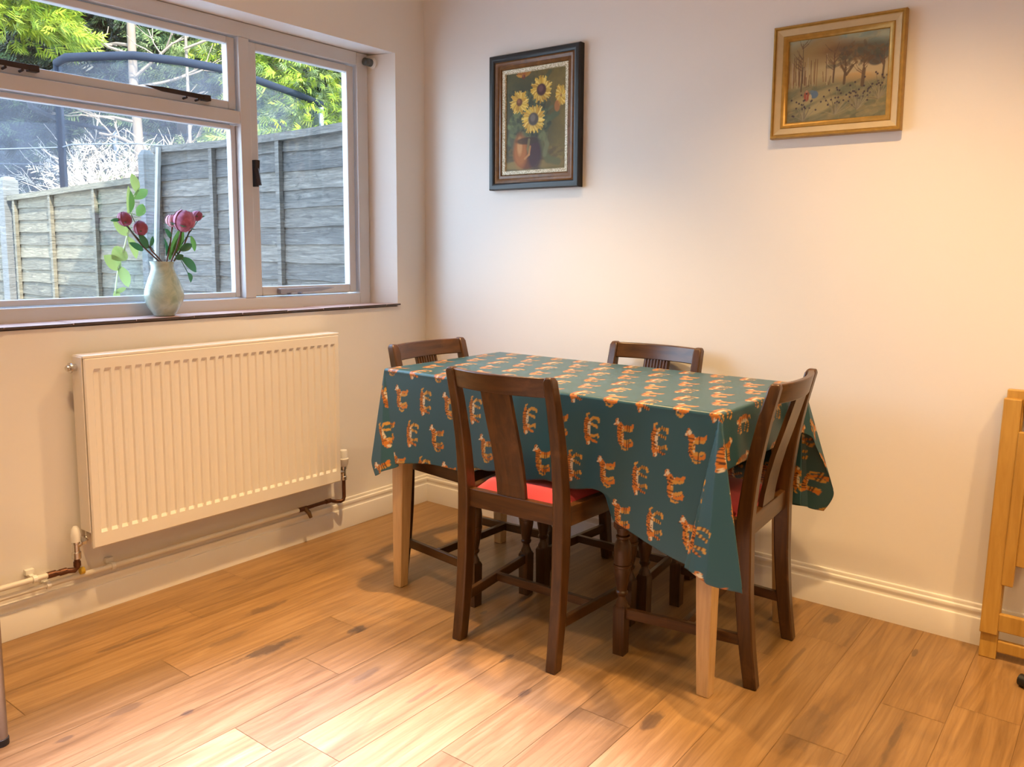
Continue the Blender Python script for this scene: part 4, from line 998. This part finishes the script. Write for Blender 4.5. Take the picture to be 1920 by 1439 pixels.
rt(MB().tube([near[-1]]+far+[near[0]+Vector((0, 0, -.30)), near[0]], .026, 10).build('rear_rail', FOAM, tp_, smooth=60))
for q in (near[0], near[-1], far[3], far[5]):
    rt(MB().tube([q, q+Vector((0, 0, -.09)), Vector((q.x, q.y, -.2))], .038 if q is near[0] else .03, 10).build('pole', FOAM if q is near[0] else STEELP, tp_, smooth=60))
loop = near+far[:7]+[Vector((-8.9, 1.3, TRZ-.3)), Vector((-8.6, .75, TRZ-.45)), Vector((-7.5, .72, TRZ-.5))]
nm = MB(); vs = []; fs = []; rows = (TRZ-.02, 2.45, 2.15, 1.5, .75)
for z in rows: vs += [(p.x, p.y, min(z, p.z-.03)-(.06*math.sin(i*1.3) if z == 2.45 else 0)) for i, p in enumerate(loop)]
n = len(loop)
for j in range(len(rows)-1):
    for i in range(n): fs.append((j*n+i, j*n+(i+1) % n, (j+1)*n+(i+1) % n, (j+1)*n+i))
rt(nm.add(vs, fs).build('netting', NET, tp_, recalc=False))
sm_ = [Vector((p.x, p.y, 2.17)) for p in loop]
rt(MB().tube(sm_, .007, 6, closed=True).build('net_hem', plain('net_hem', (.09, .10, .12), .8), tp_))
rt(MB().lathe([(.1, .70), (1.45, .70), (1.5, .74), (1.45, .78), (.1, .78)], (-6.9, 2.6, 0), 32).build('jump_mat', BLACK, tp_))

# trees
def spray(mb, c, d, ln, rn, k=9):
    d = Vector(d).normalized(); side = d.orthogonal().normalized(); side.rotate(Matrix.Rotation(rn.uniform(0, 6.28), 3, d)); nn = d.cross(side)
    vs = []; fs = []
    for i in range(k):
        t = (i+.5)/k; b = c+d*ln*t*.75; sg = 1 if i % 2 else -1
        dd = (d*.8+side*sg*(1.0-t*.7)+nn*rn.uniform(-.25, .25)+Vector((0, 0, -.25))).normalized(); l = ln*.5*(1-.4*t); w_ = (side*.35*-sg+d*.9).normalized()*l*.085
        o = len(vs); vs += [b-w_, b+dd*l*.5-w_*1.2, b+dd*l, b+dd*l*.5+w_*1.2, b+w_]; fs.append((o, o+1, o+2, o+3, o+4))
    mb.add(vs, fs)
def conifer(c, h, r, n, mats, label, seed, size=.22, zlow=0, trunk=True, group='conifers beyond the fence'):
    if size < .4: n = int(n*2.4); size *= .78; zlow = max(.6, zlow-1.4); h = min(h, 7)
    rn = random.Random(seed); root = empty('conifer_tree', (c[0], c[1], -.2)); tag(root, label, 'tree', group)
    per = {}
    for i in range(n):
        t = rn.random()**.9; z = lerp(zlow, h, t); rad = r*(1-(z/h)*(.75 if size < .4 else .25))*(1+.25*math.sin(z*7+seed)); az = rn.uniform(0, 2*PI); q = rad*(rn.random()**.35)
        p = Vector((math.cos(az)*q, math.sin(az)*q, z)); d = Vector((math.cos(az), math.sin(az), rn.uniform(-.5, .35)))
        cl = mnoise.noise(Vector((p.x*1.1+seed, p.y*1.1, p.z*1.1)))
        if cl < (-.4 if seed == 9 else -.18): continue
        mi = 0 if rn.random() < .72 else 1
        spray(per.setdefault(mi, MB()), p, d, size*rn.uniform(.7, 1.4), rn)
    for mi, mb in per.items(): mb.build('foliage', mats[mi], root, recalc=False)
    if trunk: MB().tube([(0, 0, 0), (.05, 0, h*.5), (0, 0, h*.95)], [.16, .10, .02], 8).build('trunk', BARKD, root, smooth=60)
    return root
def T(px, py, dist):
    d = fw+rr*((px-960-PPX)/F_PX)-uu*((py-719.5-PPY)/F_PX); return CAM+d.normalized()*dist
c = T(20, 60, 11.0); conifer((c.x, c.y), 7.5, 1.25, 3200, (LEAF_Y, LEAF_Y), 'bright yellow-green conifer at the far left behind the trampoline', 9, .26, 5.0, False)
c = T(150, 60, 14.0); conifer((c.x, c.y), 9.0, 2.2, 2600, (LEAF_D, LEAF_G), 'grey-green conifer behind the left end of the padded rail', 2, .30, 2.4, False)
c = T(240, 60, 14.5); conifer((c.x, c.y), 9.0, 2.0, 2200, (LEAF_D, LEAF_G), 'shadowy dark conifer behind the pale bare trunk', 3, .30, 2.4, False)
c = T(335, 60, 14.0); conifer((c.x, c.y), 9.5, 1.9, 2000, (LEAF_G, LEAF_D), 'green conifer right of the pale bare trunk', 4, .28, 2.6)
c = T(420, 60, 13.0); conifer((c.x, c.y), 8.5, 1.8, 2200, (LEAF_L, LEAF_G), 'pale green conifer behind the mullion', 5, .26, 2.6)
c = T(520, 120, 12.5); conifer((c.x, c.y), 8.0, 1.8, 2400, (LEAF_L, LEAF_Y), 'light green conifer filling the top of the right casement', 6, .26, 2.6)
c = T(640, 150, 11.5); conifer((c.x, c.y), 7.0, 1.9, 2600, (LEAF_Y, LEAF_L), 'yellow-green conifer at the right edge of the casement', 8, .26, 2.0, False)
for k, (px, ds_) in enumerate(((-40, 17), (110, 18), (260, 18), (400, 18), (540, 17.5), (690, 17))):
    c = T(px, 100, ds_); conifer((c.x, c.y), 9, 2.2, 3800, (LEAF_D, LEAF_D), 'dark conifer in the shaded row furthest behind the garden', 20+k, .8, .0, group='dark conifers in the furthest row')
# bare tree and dry shrub
def branchy(mb, p, d, ln, r, depth, rn, spread=.7):
    p = Vector(p); d = Vector(d).normalized(); mid = p+d*ln*.5+Vector((rn.uniform(-1, 1), rn.uniform(-1, 1), rn.uniform(-1, 1)))*ln*.07; e = p+d*ln
    mb.tube([p, mid, e], [r, r*.82, r*.62], 6 if depth > 1 else 4, caps=False)
    if depth == 0: return
    for k in range(rn.choice((2, 3, 3))):
        nd = d+Vector((rn.uniform(-1, 1), rn.uniform(-1, 1), rn.uniform(-.5, .9)))*spread; branchy(mb, lerp(p, e, rn.uniform(.45, 1)), nd, ln*rn.uniform(.55, .8), r*.55, depth-1, rn, spread)
c = T(252, 130, 11.5); bt = empty('bare_tree', (c.x, c.y, -.2)); tag(bt, 'pale bare-trunked tree with thin leafless branches behind the netting', 'tree')
MB().tube([(0, 0, 0), (.03, .02, 2), (-.03, 0, 3.4), (.02, -.03, 4.5), (-.02, 0, 5.6), (0, 0, 7)], [.07, .06, .052, .045, .035, .02], 9).build('trunk', BARK, bt, smooth=60)
rn = random.Random(4); bm_ = MB()
for k in range(16):
    z = rn.uniform(2.2, 5.6); a = rn.uniform(0, 2*PI); branchy(bm_, (0, 0, z), (math.cos(a), math.sin(a), rn.uniform(.0, .8)), rn.uniform(.5, 1.0), .022, 2, rn)
bm_.build('branches', TWIGD, bt)
c = T(330, 180, 11.0); b2_ = empty('bare_tree', (c.x, c.y, -.2)); tag(b2_, 'thin leafless sapling with pale twigs left of the mullion', 'tree')
MB().tube([(0, 0, 0), (.1, .1, 2), (.0, .15, 4.2), (.1, .1, 5)], [.026, .022, .016, .008], 7).build('trunk', BARK, b2_, smooth=60)
bm_ = MB()
for k in range(9):
    z = rn.uniform(1.4, 4.6); a = rn.uniform(0, 2*PI); branchy(bm_, (.05, .1, z), (math.cos(a), math.sin(a), rn.uniform(.0, .8)), rn.uniform(.4, .8), .016, 2, rn)
bm_.build('branches', TWIGD, b2_)
for k, (px, ds_, lb) in enumerate(((185, 12.6, 'sunlit dry shrub with pale tangled branches behind the left netting'), (250, 12.2, 'sunlit dry shrub with dense pale twigs behind the fence post'), (345, 12.4, 'bleached dry shrub behind the tall fence panel'))):
    c = T(px, 320, ds_); sh = empty('dry_shrub', (c.x, c.y, -.2)); tag(sh, lb, 'shrub', 'dry shrubs behind the trampoline'); m = MB(); rn = random.Random(40+k)
    for i in range(120 if k else 50):
        a = rn.uniform(0, 2*PI); branchy(m, (rn.uniform(-.3, .3), rn.uniform(-.3, .3), rn.uniform(.2, 1.9)), (math.cos(a)*.9, math.sin(a)*.9, .8), rn.uniform(.4, .75), .020, 3, rn, 1.0)
    for i in range(1500 if k else 200):
        a = rn.uniform(0, 2*PI); q = 1.1*rn.random()**.5; spray(m, Vector((math.cos(a)*q, math.sin(a)*q, rn.uniform(.9, 2.9)-.5*q)), (math.cos(a), math.sin(a), rn.uniform(-.2, 1)), rn.uniform(.10, .2), rn, 6)
    m.build('branches', TWIG, sh)
